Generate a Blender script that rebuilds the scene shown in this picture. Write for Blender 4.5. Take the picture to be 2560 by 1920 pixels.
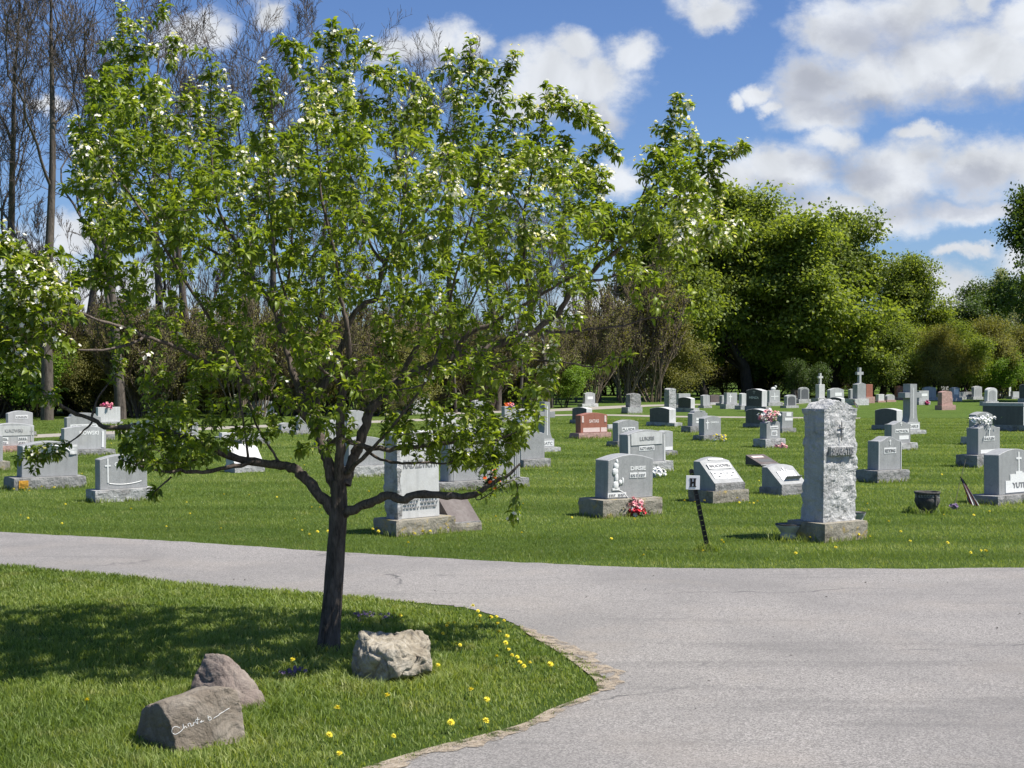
import bpy, bmesh, math, random
import numpy as np
from mathutils import Vector, Matrix, noise as mnoise

random.seed(7)
RNG = np.random.default_rng(11)
R = math.radians
scene = bpy.context.scene
for _o in list(bpy.data.objects):
    bpy.data.objects.remove(_o, do_unlink=True)
COL = scene.collection

# ------------------------------------------------------------------ camera
FPX, EYE, HZ, CXP = 3550.0, 1.7, 930.0, 1280.0      # focal length in photo pixels, eye height, horizon row
cam_d = bpy.data.cameras.new("camera")
cam_d.sensor_width = 36.0
cam_d.lens = 36.0 * FPX / 2560.0
cam_d.clip_start = 0.1
cam_d.clip_end = 4000.0
cam = bpy.data.objects.new("camera", cam_d)
COL.objects.link(cam)
cam.location = (0, 0, EYE)
cam.rotation_euler = (math.pi / 2 - math.atan(30.0 / FPX), 0, 0)
scene.camera = cam

# ------------------------------------------------------------------ light
SUN_EL, SUN_AZ = 58.0, -13.0         # azimuth counted from +X (the right) towards +Y (away)
sun_vec = Vector((math.cos(R(SUN_EL)) * math.cos(R(SUN_AZ)), math.cos(R(SUN_EL)) * math.sin(R(SUN_AZ)), math.sin(R(SUN_EL))))
sl = bpy.data.lights.new("sun", 'SUN')
sl.energy = 5.0
sl.angle = R(0.53)
sl.color = (1.0, 0.955, 0.88)
sun = bpy.data.objects.new("sun", sl)
COL.objects.link(sun)
sun.rotation_euler = sun_vec.to_track_quat('Z', 'Y').to_euler()

scene.view_settings.view_transform = 'Standard'
scene.view_settings.look = 'None'
scene.view_settings.exposure = 0.66
scene.view_settings.gamma = 1.0
scene.view_settings.use_curve_mapping = False
scene.render.engine = 'CYCLES'
scene.cycles.max_bounces = 6
scene.cycles.transparent_max_bounces = 6

# ------------------------------------------------------------------ sky with fair weather clouds
world = bpy.data.worlds.new("World")
scene.world = world
world.use_nodes = True
wn, wl = world.node_tree.nodes, world.node_tree.links
wn.clear()
def W(t, **kw):
    n = wn.new(t)
    for k, v in kw.items():
        setattr(n, k, v)
    return n
w_out = W('ShaderNodeOutputWorld')
w_bg = W('ShaderNodeBackground')
w_bg.inputs['Strength'].default_value = 0.05
wl.new(w_bg.outputs[0], w_out.inputs[0])
sky = W('ShaderNodeTexSky', sky_type='NISHITA', sun_disc=False, sun_elevation=R(SUN_EL), sun_rotation=R(90.0 - SUN_AZ),
        altitude=150.0, air_density=1.0, dust_density=0.6, ozone_density=2.2)
tc = W('ShaderNodeTexCoord')
sep = W('ShaderNodeSeparateXYZ')
wl.new(tc.outputs['Generated'], sep.inputs[0])
def wm(op, a, b=None, c=None, clamp=False):
    n = W('ShaderNodeMath', operation=op, use_clamp=clamp)
    for i, v in enumerate((a, b, c)):
        if v is None: continue
        if isinstance(v, (int, float)): n.inputs[i].default_value = v
        else: wl.new(v, n.inputs[i])
    return n.outputs[0]
yy = wm('MAXIMUM', wm('ABSOLUTE', sep.outputs['Y']), 0.08)
uu = wm('DIVIDE', sep.outputs['X'], yy)
vv = wm('DIVIDE', sep.outputs['Z'], yy)
comb = W('ShaderNodeCombineXYZ')
wl.new(uu, comb.inputs[0]); wl.new(vv, comb.inputs[1])
nz1 = W('ShaderNodeTexNoise'); nz1.inputs['Scale'].default_value = 17.0; nz1.inputs['Detail'].default_value = 7.0; nz1.inputs['Roughness'].default_value = 0.6
wl.new(comb.outputs[0], nz1.inputs['Vector'])
sub = W('ShaderNodeVectorMath', operation='SUBTRACT'); sub.inputs[1].default_value = (0.5, 0.5, 0.5)
wl.new(nz1.outputs['Color'], sub.inputs[0])
scl = W('ShaderNodeVectorMath', operation='SCALE'); scl.inputs['Scale'].default_value = 0.05
wl.new(sub.outputs[0], scl.inputs[0])
addw = W('ShaderNodeVectorMath', operation='ADD')
wl.new(comb.outputs[0], addw.inputs[0]); wl.new(scl.outputs[0], addw.inputs[1])
def blobs(lst, src):
    cur = None
    for (px, py, rx, ry) in lst:
        s = W('ShaderNodeVectorMath', operation='SUBTRACT')
        s.inputs[1].default_value = ((px - CXP) / FPX, (HZ - py) / FPX, 0)
        wl.new(src, s.inputs[0])
        m = W('ShaderNodeVectorMath', operation='MULTIPLY')
        m.inputs[1].default_value = (FPX / rx, FPX / ry, 0)
        wl.new(s.outputs[0], m.inputs[0])
        l = W('ShaderNodeVectorMath', operation='LENGTH')
        wl.new(m.outputs[0], l.inputs[0])
        if cur is None: cur = l.outputs['Value']
        else:
            n = W('ShaderNodeMath', operation='SMOOTH_MIN'); n.inputs[2].default_value = 0.25
            wl.new(cur, n.inputs[0]); wl.new(l.outputs['Value'], n.inputs[1]); cur = n.outputs[0]
    return wm('SUBTRACT', 1.0, cur)
CLOUDS = [(1370,190,130,85),(1480,205,140,95),(1330,235,120,65),(1590,120,75,60),(1510,280,90,40),(1430,130,80,60),
    (1010,112,90,48),(1100,100,95,60),(1180,122,60,40),(675,20,50,45),(490,75,110,60),
    (2110,80,135,110),(2240,50,150,100),(2340,20,120,70),(2045,225,140,95),(2190,200,170,90),(2330,175,180,115),(2480,150,190,110),(2050,285,135,48),(2560,60,110,90),
    (1880,225,55,28),(1830,245,30,28),(1930,260,50,22),(1790,18,110,55),(2450,10,60,60),
    (1565,435,75,50),(1800,470,150,75),(1950,440,170,90),(2070,350,85,50),(2230,430,200,95),(2310,345,90,30),(2450,420,180,90),(2580,400,130,80),(2150,520,260,70),(1850,560,200,80),
    (2420,520,170,40),(2390,632,80,24),(2450,622,50,22),(2560,640,90,60),(2420,740,220,70),(2250,690,160,50),(1600,800,300,90),
    (210,580,110,60),(60,660,160,90),(230,740,260,120),(500,820,300,70),(110,250,70,25),
    (-500,300,300,130),(-900,520,380,120),(3100,300,300,120),(3300,560,400,100),(-200,80,120,60)]
GREYS = [(2200,95,170,75),(2040,225,110,70),(2130,275,160,35),(2440,250,200,40),(1980,500,140,40),(2330,500,230,45),(2430,440,150,50),(1480,290,160,40),(1090,140,120,25),(2100,420,120,45)]
fld = blobs(CLOUDS, addw.outputs[0])
nz2 = W('ShaderNodeTexNoise'); nz2.inputs['Scale'].default_value = 34.0; nz2.inputs['Detail'].default_value = 8.0; nz2.inputs['Roughness'].default_value = 0.68
mapn = W('ShaderNodeMapping'); mapn.inputs['Scale'].default_value = (0.8, 1.25, 1); mapn.inputs['Rotation'].default_value = (0, 0, R(-18))
wl.new(comb.outputs[0], mapn.inputs['Vector']); wl.new(mapn.outputs[0], nz2.inputs['Vector'])
nzc = wm('SUBTRACT', nz2.outputs['Fac'], 0.5)
fld2 = wm('ADD', fld, wm('MULTIPLY', nzc, 1.15))
mr = W('ShaderNodeMapRange', interpolation_type='SMOOTHSTEP')
mr.inputs['From Min'].default_value = -0.2; mr.inputs['From Max'].default_value = 0.62
mr.inputs['To Max'].default_value = 0.97
fld2 = wm('SUBTRACT', fld2, wm('MULTIPLY', wm('LESS_THAN', sep.outputs['Y'], 0.05), 5.0))
wl.new(fld2, mr.inputs['Value'])
gf = blobs(GREYS, addw.outputs[0])
gr = W('ShaderNodeMapRange', interpolation_type='SMOOTHSTEP')
gr.inputs['From Min'].default_value = -0.3; gr.inputs['From Max'].default_value = 0.8
wl.new(wm('ADD', gf, wm('MULTIPLY', nzc, 1.3)), gr.inputs['Value'])
cc = W('ShaderNodeMix', data_type='RGBA')
cc.inputs['A'].default_value = (10.2, 10.6, 11.2, 1); cc.inputs['B'].default_value = (6.8, 7.2, 8.2, 1)
wl.new(gr.outputs[0], cc.inputs['Factor'])
# billow detail inside the clouds
nz3 = W('ShaderNodeTexNoise'); nz3.inputs['Scale'].default_value = 22.0; nz3.inputs['Detail'].default_value = 6.0; nz3.inputs['Distortion'].default_value = 0.6
wl.new(comb.outputs[0], nz3.inputs['Vector'])
bl = W('ShaderNodeMapRange'); bl.inputs['From Min'].default_value = 0.3; bl.inputs['From Max'].default_value = 0.7
bl.inputs['To Min'].default_value = 0.82; bl.inputs['To Max'].default_value = 1.1
wl.new(nz3.outputs['Fac'], bl.inputs['Value'])
cs = W('ShaderNodeVectorMath', operation='SCALE'); wl.new(cc.outputs['Result'], cs.inputs[0]); wl.new(bl.outputs[0], cs.inputs['Scale'])
SKY_TINT = W('ShaderNodeMix', data_type='RGBA', blend_type='MULTIPLY'); SKY_TINT.inputs['Factor'].default_value = 1.0
SKY_TINT.inputs['B'].default_value = (0.93, 1.14, 1.56, 1)
wl.new(sky.outputs[0], SKY_TINT.inputs['A'])
mx = W('ShaderNodeMix', data_type='RGBA')
wl.new(mr.outputs[0], mx.inputs['Factor']); wl.new(SKY_TINT.outputs['Result'], mx.inputs['A']); wl.new(cs.outputs[0], mx.inputs['B'])
wl.new(mx.outputs['Result'], w_bg.inputs['Color'])

# ------------------------------------------------------------------ helpers
def G(px, py):
    """ground point seen at this place of the photograph"""
    d = FPX * EYE / (py - HZ)
    return Vector(((px - CXP) / FPX * d, d, 0.0))
def P3(px, py, Y):
    """point at depth Y"""
    return Vector(((px - CXP) / FPX * Y, Y, EYE + (HZ - py) / FPX * Y))

def tag(o, label=None, cat=None, group=None, kind=None):
    if label: o['label'] = label
    if cat: o['category'] = cat
    if group: o['group'] = group
    if kind: o['kind'] = kind
    return o
def empty(name, loc=(0, 0, 0), rz=0.0):
    o = bpy.data.objects.new(name, None)
    o.empty_display_size = 0.1
    COL.objects.link(o)
    o.location = loc; o.rotation_euler = (0, 0, rz)
    return o
def link_mesh(name, me, mats, parent=None, smooth=False):
    for m in (mats if isinstance(mats, (list, tuple)) else [mats]):
        if m is not None: me.materials.append(m)
    o = bpy.data.objects.new(name, me)
    COL.objects.link(o)
    if parent is not None: o.parent = parent
    if smooth:
        me.polygons.foreach_set('use_smooth', [True] * len(me.polygons))
    return o
def bm_obj(name, bm, mats, parent=None, smooth=False):
    bmesh.ops.recalc_face_normals(bm, faces=bm.faces)
    me = bpy.data.meshes.new(name)
    bm.to_mesh(me); bm.free()
    return link_mesh(name, me, mats, parent, smooth)
def np_mesh(name, co, faces_flat, sizes, rnd=None):
    """co (N,3); faces_flat flat vertex ids; sizes per face loop counts"""
    me = bpy.data.meshes.new(name)
    co = np.asarray(co, dtype=np.float32)
    me.vertices.add(len(co)); me.vertices.foreach_set('co', co.ravel())
    faces_flat = np.asarray(faces_flat, dtype=np.int32).ravel(); sizes = np.asarray(sizes, dtype=np.int32)
    me.loops.add(len(faces_flat)); me.loops.foreach_set('vertex_index', faces_flat)
    me.polygons.add(len(sizes))
    starts = np.concatenate([[0], np.cumsum(sizes)[:-1]]).astype(np.int32)
    me.polygons.foreach_set('loop_start', starts)
    try: me.polygons.foreach_set('loop_total', sizes)
    except Exception: pass
    if rnd is not None:
        a = me.attributes.new('rnd', 'FLOAT', 'POINT')
        a.data.foreach_set('value', np.asarray(rnd, dtype=np.float32))
    me.update(calc_edges=True)
    return me

def unit(a):
    return a / np.maximum(np.linalg.norm(a, axis=-1, keepdims=True), 1e-9)

def seg_prisms(p0, p1, r0, r1, n=3):
    """independent tapered prisms: thin twigs"""
    p0 = np.asarray(p0, float); p1 = np.asarray(p1, float)
    d = unit(p1 - p0)
    up = np.tile(np.array([0.31, 0.52, 0.79]), (len(d), 1))
    a = unit(np.cross(d, up)); b = np.cross(d, a)
    co = []
    for ring, (p, r) in enumerate(((p0, r0), (p1, r1))):
        r = np.asarray(r, float)[:, None]
        for k in range(n):
            t = 2 * math.pi * k / n
            co.append(p + r * (math.cos(t) * a + math.sin(t) * b))
    co = np.stack(co, 1)                                     # (N,2n,3)
    base = (np.arange(len(d)) * 2 * n)[:, None, None]
    f = np.array([[k, (k + 1) % n, n + (k + 1) % n, n + k] for k in range(n)])[None]
    return co.reshape(-1, 3), (base + f).reshape(-1), np.full(len(d) * n, 4)
def join_np(parts):
    co, fl, sz, off = [], [], [], 0
    for c, f, s in parts:
        co.append(c); fl.append(np.asarray(f) + off); sz.append(s); off += len(c)
    return np.concatenate(co), np.concatenate(fl), np.concatenate(sz)

def leaf_mesh(pos, axis, nor, L, Wd, droop=0.35, fold=0.18, detail=2):
    """curved, folded leaves. detail 0: one quad; 1: two quads; 2: six faces"""
    pos = np.asarray(pos, float); N = len(pos)
    axis = unit(np.asarray(axis, float)); nor = np.asarray(nor, float)
    side = unit(np.cross(nor, axis)); nor = np.cross(axis, side)
    if detail == 0:
        T = np.array([[0, 0, 0], [.5, -.5, 0], [1, 0, -.25], [.5, .5, 0]]); F = [[0, 1, 2, 3]]
    elif detail == 1:
        T = np.array([[0, 0, 0], [.45, -.5, .1], [1, 0, -.3], [.45, .5, .1], [.5, 0, -.03]])
        F = [[0, 1, 2, 4], [0, 4, 2, 3]]
    else:
        T = np.array([[0, 0, 0], [.3, -.42, .16], [.3, 0, .05], [.3, .42, .16], [.66, -.40, .0], [.66, 0, -.1], [.66, .40, .0], [1.0, 0, -.42]])
        F = [[0, 1, 2], [0, 2, 3], [1, 4, 5, 2], [2, 5, 6, 3], [4, 7, 5], [5, 7, 6]]
    L = np.broadcast_to(np.asarray(L, float), (N,)); Wd = np.broadcast_to(np.asarray(Wd, float), (N,))
    co = (pos[:, None] + axis[:, None] * (T[None, :, 0:1] * L[:, None, None]) + side[:, None] * (T[None, :, 1:2] * Wd[:, None, None])
          + nor[:, None] * (T[None, :, 2:3] * L[:, None, None] * (droop / .42 if detail == 2 else 1)))
    V = len(T)
    flat = np.array([v for f in F for v in f]); sz = np.array([len(f) for f in F])
    idx = (np.arange(N) * V)[:, None] + flat[None]
    return co.reshape(-1, 3), idx.reshape(-1), np.tile(sz, N), V

# ------------------------------------------------------------------ materials
MAT = {}
def nodemat(name):
    m = bpy.data.materials.new(name); m.use_nodes = True
    nt = m.node_tree; nt.nodes.clear()
    out = nt.nodes.new('ShaderNodeOutputMaterial')
    return m, nt, out
class NB:
    def __init__(s, name):
        s.m, s.nt, s.out = nodemat(name)
    def n(s, t, ins=None, **kw):
        nd = s.nt.nodes.new(t)
        for k, v in kw.items(): setattr(nd, k, v)
        for k, v in (ins or {}).items(): s.set(nd, k, v)
        return nd
    def set(s, nd, k, v):
        sock = nd.inputs[k]
        if isinstance(v, bpy.types.NodeSocket): s.nt.links.new(v, sock)
        else:
            if isinstance(v, (tuple, list)) and len(v) == 3 and sock.type == 'RGBA': v = (*v, 1)
            sock.default_value = v
    def pos(s, kind='Object'):
        if kind == 'World': return s.n('ShaderNodeNewGeometry').outputs['Position']
        return s.n('ShaderNodeTexCoord').outputs[kind]
    def noise(s, vec, scale, detail=4, rough=.55, dist=0.0):
        return s.n('ShaderNodeTexNoise', {'Vector': vec, 'Scale': scale, 'Detail': float(detail), 'Roughness': rough, 'Distortion': dist}).outputs['Fac']
    def ramp(s, fac, stops, interp='LINEAR'):
        r = s.n('ShaderNodeValToRGB', {'Fac': fac}); r.color_ramp.interpolation = interp
        el = r.color_ramp.elements
        while len(el) < len(stops): el.new(0.5)
        for e, (p, c) in zip(el, stops):
            e.position = p; e.color = (*c, 1) if len(c) == 3 else c
        return r.outputs['Color']
    def mix(s, f, a, b, blend='MIX'):
        m = s.n('ShaderNodeMix', {}, data_type='RGBA', blend_type=blend)
        s.set(m, 'Factor', f); s.set(m, 'A', a); s.set(m, 'B', b)
        return m.outputs['Result']
    def math(s, op, a, b=0.0, c=0.0):
        m = s.n('ShaderNodeMath', {0: a, 1: b, 2: c}, operation=op); return m.outputs[0]
    def bump(s, h, st=.5, dist=.01, nrm=None):
        b = s.n('ShaderNodeBump', {'Height': h, 'Strength': st, 'Distance': dist})
        if nrm is not None: s.set(b, 'Normal', nrm)
        return b.outputs['Normal']
    def bsdf(s, color, rough=.8, nrm=None, spec=.3, metal=0.0):
        p = s.n('ShaderNodeBsdfPrincipled', {'Base Color': color, 'Roughness': rough, 'Specular IOR Level': spec, 'Metallic': metal})
        if nrm is not None: s.set(p, 'Normal', nrm)
        return p
    def done(s, sh):
        s.nt.links.new(sh.outputs[0], s.out.inputs['Surface']); MAT[s.m.name] = s.m
        return s.m
def plain(name, col, rough=.7, var=.15, scale=20.0, spec=.3, metal=0.0):
    b = NB(name); n = b.noise(b.pos(), scale, 5)
    c = b.ramp(n, [(.3, tuple(x * (1 - var) for x in col)), (.7, tuple(min(1, x * (1 + var)) for x in col))])
    return b.done(b.bsdf(c, rough, None, spec, metal))

def granite(name, base, speck, stain=None, rough=.62, bump=0.15, bdist=.004, stain_amt=.5, lichen=None, bscale=26.0):
    b = NB(name); o = b.pos()
    info = b.n('ShaderNodeObjectInfo').outputs['Random']
    off = b.n('ShaderNodeVectorMath', {0: o, 1: (0, 0, 0)}, operation='ADD')
    sh = b.n('ShaderNodeCombineXYZ', {0: b.math('MULTIPLY', info, 37.0), 1: b.math('MULTIPLY', info, 17.0)})
    b.set(off, 1, sh.outputs[0]); v = off.outputs[0]
    fine = b.noise(v, 260.0, 2, .7)
    c = b.ramp(fine, [(.36, speck), (.5, base), (.66, tuple(min(1, x * 1.28) for x in base))])
    med = b.noise(v, 9.0, 5, .65)
    c = b.mix(b.math('MULTIPLY', b.math('SUBTRACT', med, .35), .9), c, tuple(x * .62 for x in base))
    if stain:
        st = b.noise(v, 4.2, 7, .7, .4)
        stm = b.n('ShaderNodeMapRange', {'Value': st, 'From Min': .5, 'From Max': .66, 'To Max': stain_amt}).outputs[0]
        c = b.mix(stm, c, stain)
    if lichen:
        ln = b.noise(v, 7.0, 8, .75, .8)
        lm = b.n('ShaderNodeMapRange', {'Value': ln, 'From Min': .56, 'From Max': .63, 'To Max': .8}).outputs[0]
        c = b.mix(lm, c, lichen)
    mp_ = b.n('ShaderNodeMapping', {'Vector': v, 'Scale': (11, 11, .9)}).outputs[0]
    stk = b.n('ShaderNodeMapRange', {'Value': b.noise(mp_, 1.0, 5, .65), 'From Min': .48, 'From Max': .72, 'To Max': .42}).outputs[0]
    c = b.mix(stk, c, tuple(x * .5 for x in base))
    h = b.noise(v, bscale, 9, .68, .3)
    nrm = b.bump(h, bump, bdist)
    return b.done(b.bsdf(c, rough, nrm, .35))
granite('granite_grey', (.34, .345, .34), (.16, .165, .165), (.2, .2, .19), bump=.12, stain_amt=.35)
granite('granite_pale', (.39, .395, .39), (.36, .36, .36), (.33, .32, .29), bump=.15, stain_amt=.4)
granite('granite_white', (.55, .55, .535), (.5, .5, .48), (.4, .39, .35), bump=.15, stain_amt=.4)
granite('granite_dark', (.12, .125, .13), (.06, .06, .065), None, rough=.4, bump=.08)
granite('granite_red', (.33, .135, .09), (.17, .06, .045), None, rough=.5, bump=.1)
granite('granite_pink', (.42, .27, .23), (.24, .14, .12), (.3, .2, .17), bump=.6, bdist=.012)
granite('granite_shaded_face', (.10, .105, .11), (.06, .062, .066), None, rough=.25, bump=.04)  # grey granite with the shade of sun-averted fronts put into its colour
granite('granite_brown', (.11, .088, .08), (.08, .065, .06), (.2, .18, .165), bump=.3)
granite('rock_pale', (.42, .42, .41), (.3, .3, .29), (.14, .13, .12), rough=.85, bump=1.0, bdist=.03, stain_amt=.8, bscale=17.0)
granite('rock_grey', (.29, .285, .275), (.2, .2, .2), (.1, .095, .085), rough=.85, bump=1.0, bdist=.03, stain_amt=.8, bscale=17.0)
granite('rock_lichen', (.31, .285, .23), (.17, .15, .12), (.12, .1, .08), rough=.9, bump=1.0, bdist=.02, stain_amt=.7, lichen=(.42, .3, .07), bscale=20.0)
granite('rock_white', (.55, .55, .53), (.36, .36, .35), (.10, .097, .093), rough=.85, bump=1.0, bdist=.05, stain_amt=.5, bscale=13.0)
granite('rock_pink', (.42, .27, .23), (.24, .14, .12), (.3, .2, .17), rough=.85, bump=1.0, bdist=.02)
plain('carving_white', (.72, .72, .70), .8, .1, 60)
plain('carving_dark', (.10, .10, .10), .8, .1, 60)
plain('carving_grey', (.23, .23, .23), .8, .1, 60)
plain('carving_pink', (.62, .5, .46), .8, .15, 60)
plain('post_black', (.012, .012, .013), .45, .2, 30)
plain('sign_white', (.78, .78, .79), .5, .05, 10)
plain('sign_black', (.01, .01, .01), .5, .05, 10)
plain('wood_stick', (.3, .24, .17), .8)
plain('petal_white', (.86, .85, .82), .7, .05)
plain('petal_pink', (.72, .26, .30), .7, .2)
plain('petal_magenta', (.5, .06, .17), .7, .25)
plain('petal_pale_pink', (.8, .52, .5), .7, .2)
plain('petal_red', (.62, .03, .05), .6, .2)
plain('petal_orange', (.85, .17, .03), .6, .2)
plain('petal_yellow', (.85, .72, .06), .7, .15, 90)
plain('petal_violet', (.2, .14, .25), .7, .2)
plain('flower_green', (.05, .11, .03), .6, .3)
plain('vase_dark', (.03, .03, .028), .5, .3)
plain('flag_white', (.86, .83, .8), .8, .08)
plain('flag_red', (.36, .06, .08), .8, .15)
plain('flag_blue', (.025, .03, .07), .8, .15)

def foliage(name, c0, c1, c2, trans=.45, gloss=.4, rough=.45):
    b = NB(name)
    rn = b.n('ShaderNodeAttribute', attribute_name='rnd').outputs['Fac']
    col = b.ramp(rn, [(0, c0), (.55, c1), (1, c2)])
    if name == 'blade':
        pw = b.pos('World'); pa_ = b.noise(pw, .55, 5, .65); pb_ = b.noise(pw, 2.6, 5, .7)
        col = b.mix(b.n('ShaderNodeMapRange', {'Value': pa_, 'From Min': .42, 'From Max': .62, 'To Max': .55}).outputs[0], col, b.mix(1.0, col, (.55, .68, .6), 'MULTIPLY'))
        col = b.mix(b.n('ShaderNodeMapRange', {'Value': pb_, 'From Min': .54, 'From Max': .72, 'To Max': .6}).outputs[0], col, (.36, .34, .15))
    p = b.bsdf(col, rough, None, gloss)
    t = b.n('ShaderNodeBsdfTranslucent', {'Color': b.mix(1.0, col, (1.5, 1.45, .55), 'MULTIPLY')})
    m = b.n('ShaderNodeMixShader', {0: trans, 1: p.outputs[0], 2: t.outputs[0]})
    return b.done(m)
foliage('leaf_apple', (.07, .115, .013), (.18, .25, .024), (.31, .365, .07), .5, .45, .42)
foliage('leaf_maple', (.11, .155, .03), (.185, .24, .048), (.27, .32, .085), .55, .3, .5)
foliage('leaf_dark', (.045, .08, .018), (.075, .12, .026), (.11, .16, .04), .4, .3)
foliage('leaf_olive', (.14, .14, .045), (.2, .2, .06), (.27, .26, .09), .4, .2, .6)
foliage('leaf_lime', (.1, .19, .018), (.17, .27, .03), (.24, .34, .05), .45, .25, .5)
foliage('leaf_silver', (.2, .24, .14), (.28, .31, .2), (.36, .38, .26), .4, .3, .5)
foliage('blade', (.13, .185, .036), (.225, .295, .068), (.37, .41, .15), .45, .25, .5)
foliage('petal_apple', (.82, .8, .76), (.88, .87, .84), (.9, .84, .82), .35, .2, .6)

def bark(name, c0, c1, scale=9.0, st=.9, dist=.03):
    b = NB(name); o = b.pos()
    mp = b.n('ShaderNodeMapping', {'Vector': o, 'Scale': (1, 1, .18)}).outputs[0]
    n = b.noise(mp, scale * 5, 8, .7, .6); n2 = b.noise(o, scale * .8, 5, .6)
    f = b.math('ADD', b.math('MULTIPLY', n, .7), b.math('MULTIPLY', n2, .3))
    col = b.ramp(f, [(.36, c0), (.62, c1)])
    return b.done(b.bsdf(col, .9, b.bump(n, st, dist), .15))
bark('bark_apple', (.022, .018, .015), (.17, .14, .118), 7, 1.0, .02)
bark('bark_limb', (.035, .027, .022), (.19, .155, .13), 14, .7, .01)
bark('bark_locust', (.045, .038, .032), (.17, .142, .118), 2.4, 1.0, .06)
bark('bark_twig', (.06, .05, .043), (.15, .125, .105), 6, .3, .01)
bark('bark_dark', (.02, .017, .014), (.06, .05, .042), 3, .8, .04)
bark('twig_brown', (.09, .07, .05), (.2, .16, .115), 6, .3, .01)

# boulders
def boulder_mat(name, a, bcol, c, vein=None):
    b = NB(name); o = b.pos()
    n1 = b.noise(o, 7, 8, .7, .5); n2 = b.noise(o, 55, 5, .7)
    col = b.ramp(n1, [(.3, a), (.5, bcol), (.68, c)])
    col = b.mix(b.math('MULTIPLY', n2, .7), col, tuple(x * .45 for x in bcol))
    if vein:
        v = b.n('ShaderNodeTexVoronoi', {'Vector': o, 'Scale': 9.0}, feature='DISTANCE_TO_EDGE').outputs['Distance']
        vm = b.n('ShaderNodeMapRange', {'Value': v, 'From Min': .0, 'From Max': .035, 'To Min': .22, 'To Max': 0.0}).outputs[0]
        col = b.mix(vm, col, vein)
    h = b.math('ADD', n1, b.math('MULTIPLY', n2, .25))
    return b.done(b.bsdf(col, .9, b.bump(h, .9, .03), .2))
boulder_mat('boulder_brown', (.15, .12, .09), (.25, .21, .165), (.35, .31, .255))
boulder_mat('boulder_grey', (.13, .095, .085), (.26, .21, .18), (.38, .33, .28))
boulder_mat('boulder_cream', (.17, .14, .1), (.4, .35, .27), (.62, .57, .48), (.6, .57, .5))

# ground, lawn, asphalt, path
b = NB('lawn'); p = b.pos('World')
n1 = b.noise(p, .35, 5, .6); n2 = b.noise(p, 3.5, 6, .7); n3 = b.noise(p, 55.0, 5, .75)
mp = b.n('ShaderNodeMapping', {'Vector': p, 'Rotation': (0, 0, R(7)), 'Scale': (.12, 1.5, 1)}).outputs[0]
strp = b.noise(mp, .9, 3, .5)
c = b.ramp(n2, [(.3, (.07, .12, .018)), (.55, (.105, .165, .028)), (.75, (.15, .2, .045))])
c = b.mix(b.n('ShaderNodeMapRange', {'Value': n1, 'From Min': .4, 'From Max': .7, 'To Max': .45}).outputs[0], c, (.1, .14, .03))
c = b.mix(b.n('ShaderNodeMapRange', {'Value': strp, 'From Min': .45, 'From Max': .62, 'To Max': .6}).outputs[0], c, (.065, .115, .016))
c = b.mix(b.n('ShaderNodeMapRange', {'Value': n3, 'From Min': .5, 'From Max': .75, 'To Max': .7}).outputs[0], c, (.02, .035, .008))
b.done(b.bsdf(c, .9, b.bump(b.noise(p, 40, 6, .8), 1.0, .05), .1))

b = NB('asphalt'); p = b.pos('World')
ag = b.n('ShaderNodeTexVoronoi', {'Vector': p, 'Scale': 150.0, 'Randomness': 1.0}).outputs['Color']
agv = b.n('ShaderNodeSeparateColor', {'Color': ag}).outputs[0]
fine = b.noise(p, 230, 3, .8)
mixv = b.math('ADD', b.math('MULTIPLY', agv, .5), b.math('MULTIPLY', fine, .5))
c = b.ramp(mixv, [(.2, (.11, .104, .098)), (.45, (.225, .211, .199)), (.66, (.32, .301, .282)), (.85, (.45, .425, .395))])
big = b.noise(p, .5, 6, .6, .4)
c = b.mix(b.n('ShaderNodeMapRange', {'Value': big, 'From Min': .42, 'From Max': .62, 'To Max': .5}).outputs[0], c, (.16, .153, .147))
warm = b.noise(p, .9, 4, .6)
c = b.mix(b.n('ShaderNodeMapRange', {'Value': warm, 'From Min': .5, 'From Max': .75, 'To Max': .3}).outputs[0], c, (.33, .285, .24))
# darker worn streaks along the driving direction
mp = b.n('ShaderNodeMapping', {'Vector': p, 'Rotation': (0, 0, R(12)), 'Scale': (.13, 1.4, 1)}).outputs[0]
st = b.noise(mp, 2.0, 6, .62, .3)
c = b.mix(b.n('ShaderNodeMapRange', {'Value': st, 'From Min': .55, 'From Max': .66, 'To Max': .28}).outputs[0], c, (.1, .098, .096))
# cracks
ck = b.n('ShaderNodeMapping', {'Vector': p, 'Scale': (.28, .7, 1), 'Rotation': (0, 0, R(9))}).outputs[0]
ckd = b.n('ShaderNodeVectorMath', {0: ck}, operation='ADD')
nzv = b.n('ShaderNodeTexNoise', {'Vector': p, 'Scale': 1.6, 'Detail': 6.0}).outputs['Color']
sc = b.n('ShaderNodeVectorMath', {0: nzv}, operation='SCALE'); sc.inputs['Scale'].default_value = .55
b.set(ckd, 1, sc.outputs[0])
cv = b.n('ShaderNodeTexVoronoi', {'Vector': ckd.outputs[0], 'Scale': .75}, feature='DISTANCE_TO_EDGE').outputs['Distance']
cm = b.n('ShaderNodeMapRange', {'Value': cv, 'From Min': .002, 'From Max': .009, 'To Min': .75, 'To Max': 0.0}).outputs[0]
gate = b.n('ShaderNodeMapRange', {'Value': b.noise(p, .8, 3), 'From Min': .5, 'From Max': .6}).outputs[0]
c = b.mix(b.math('MULTIPLY', cm, gate), c, (.07, .07, .07))
b.done(b.bsdf(c, .85, b.bump(mixv, .8, .006), .25))

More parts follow.
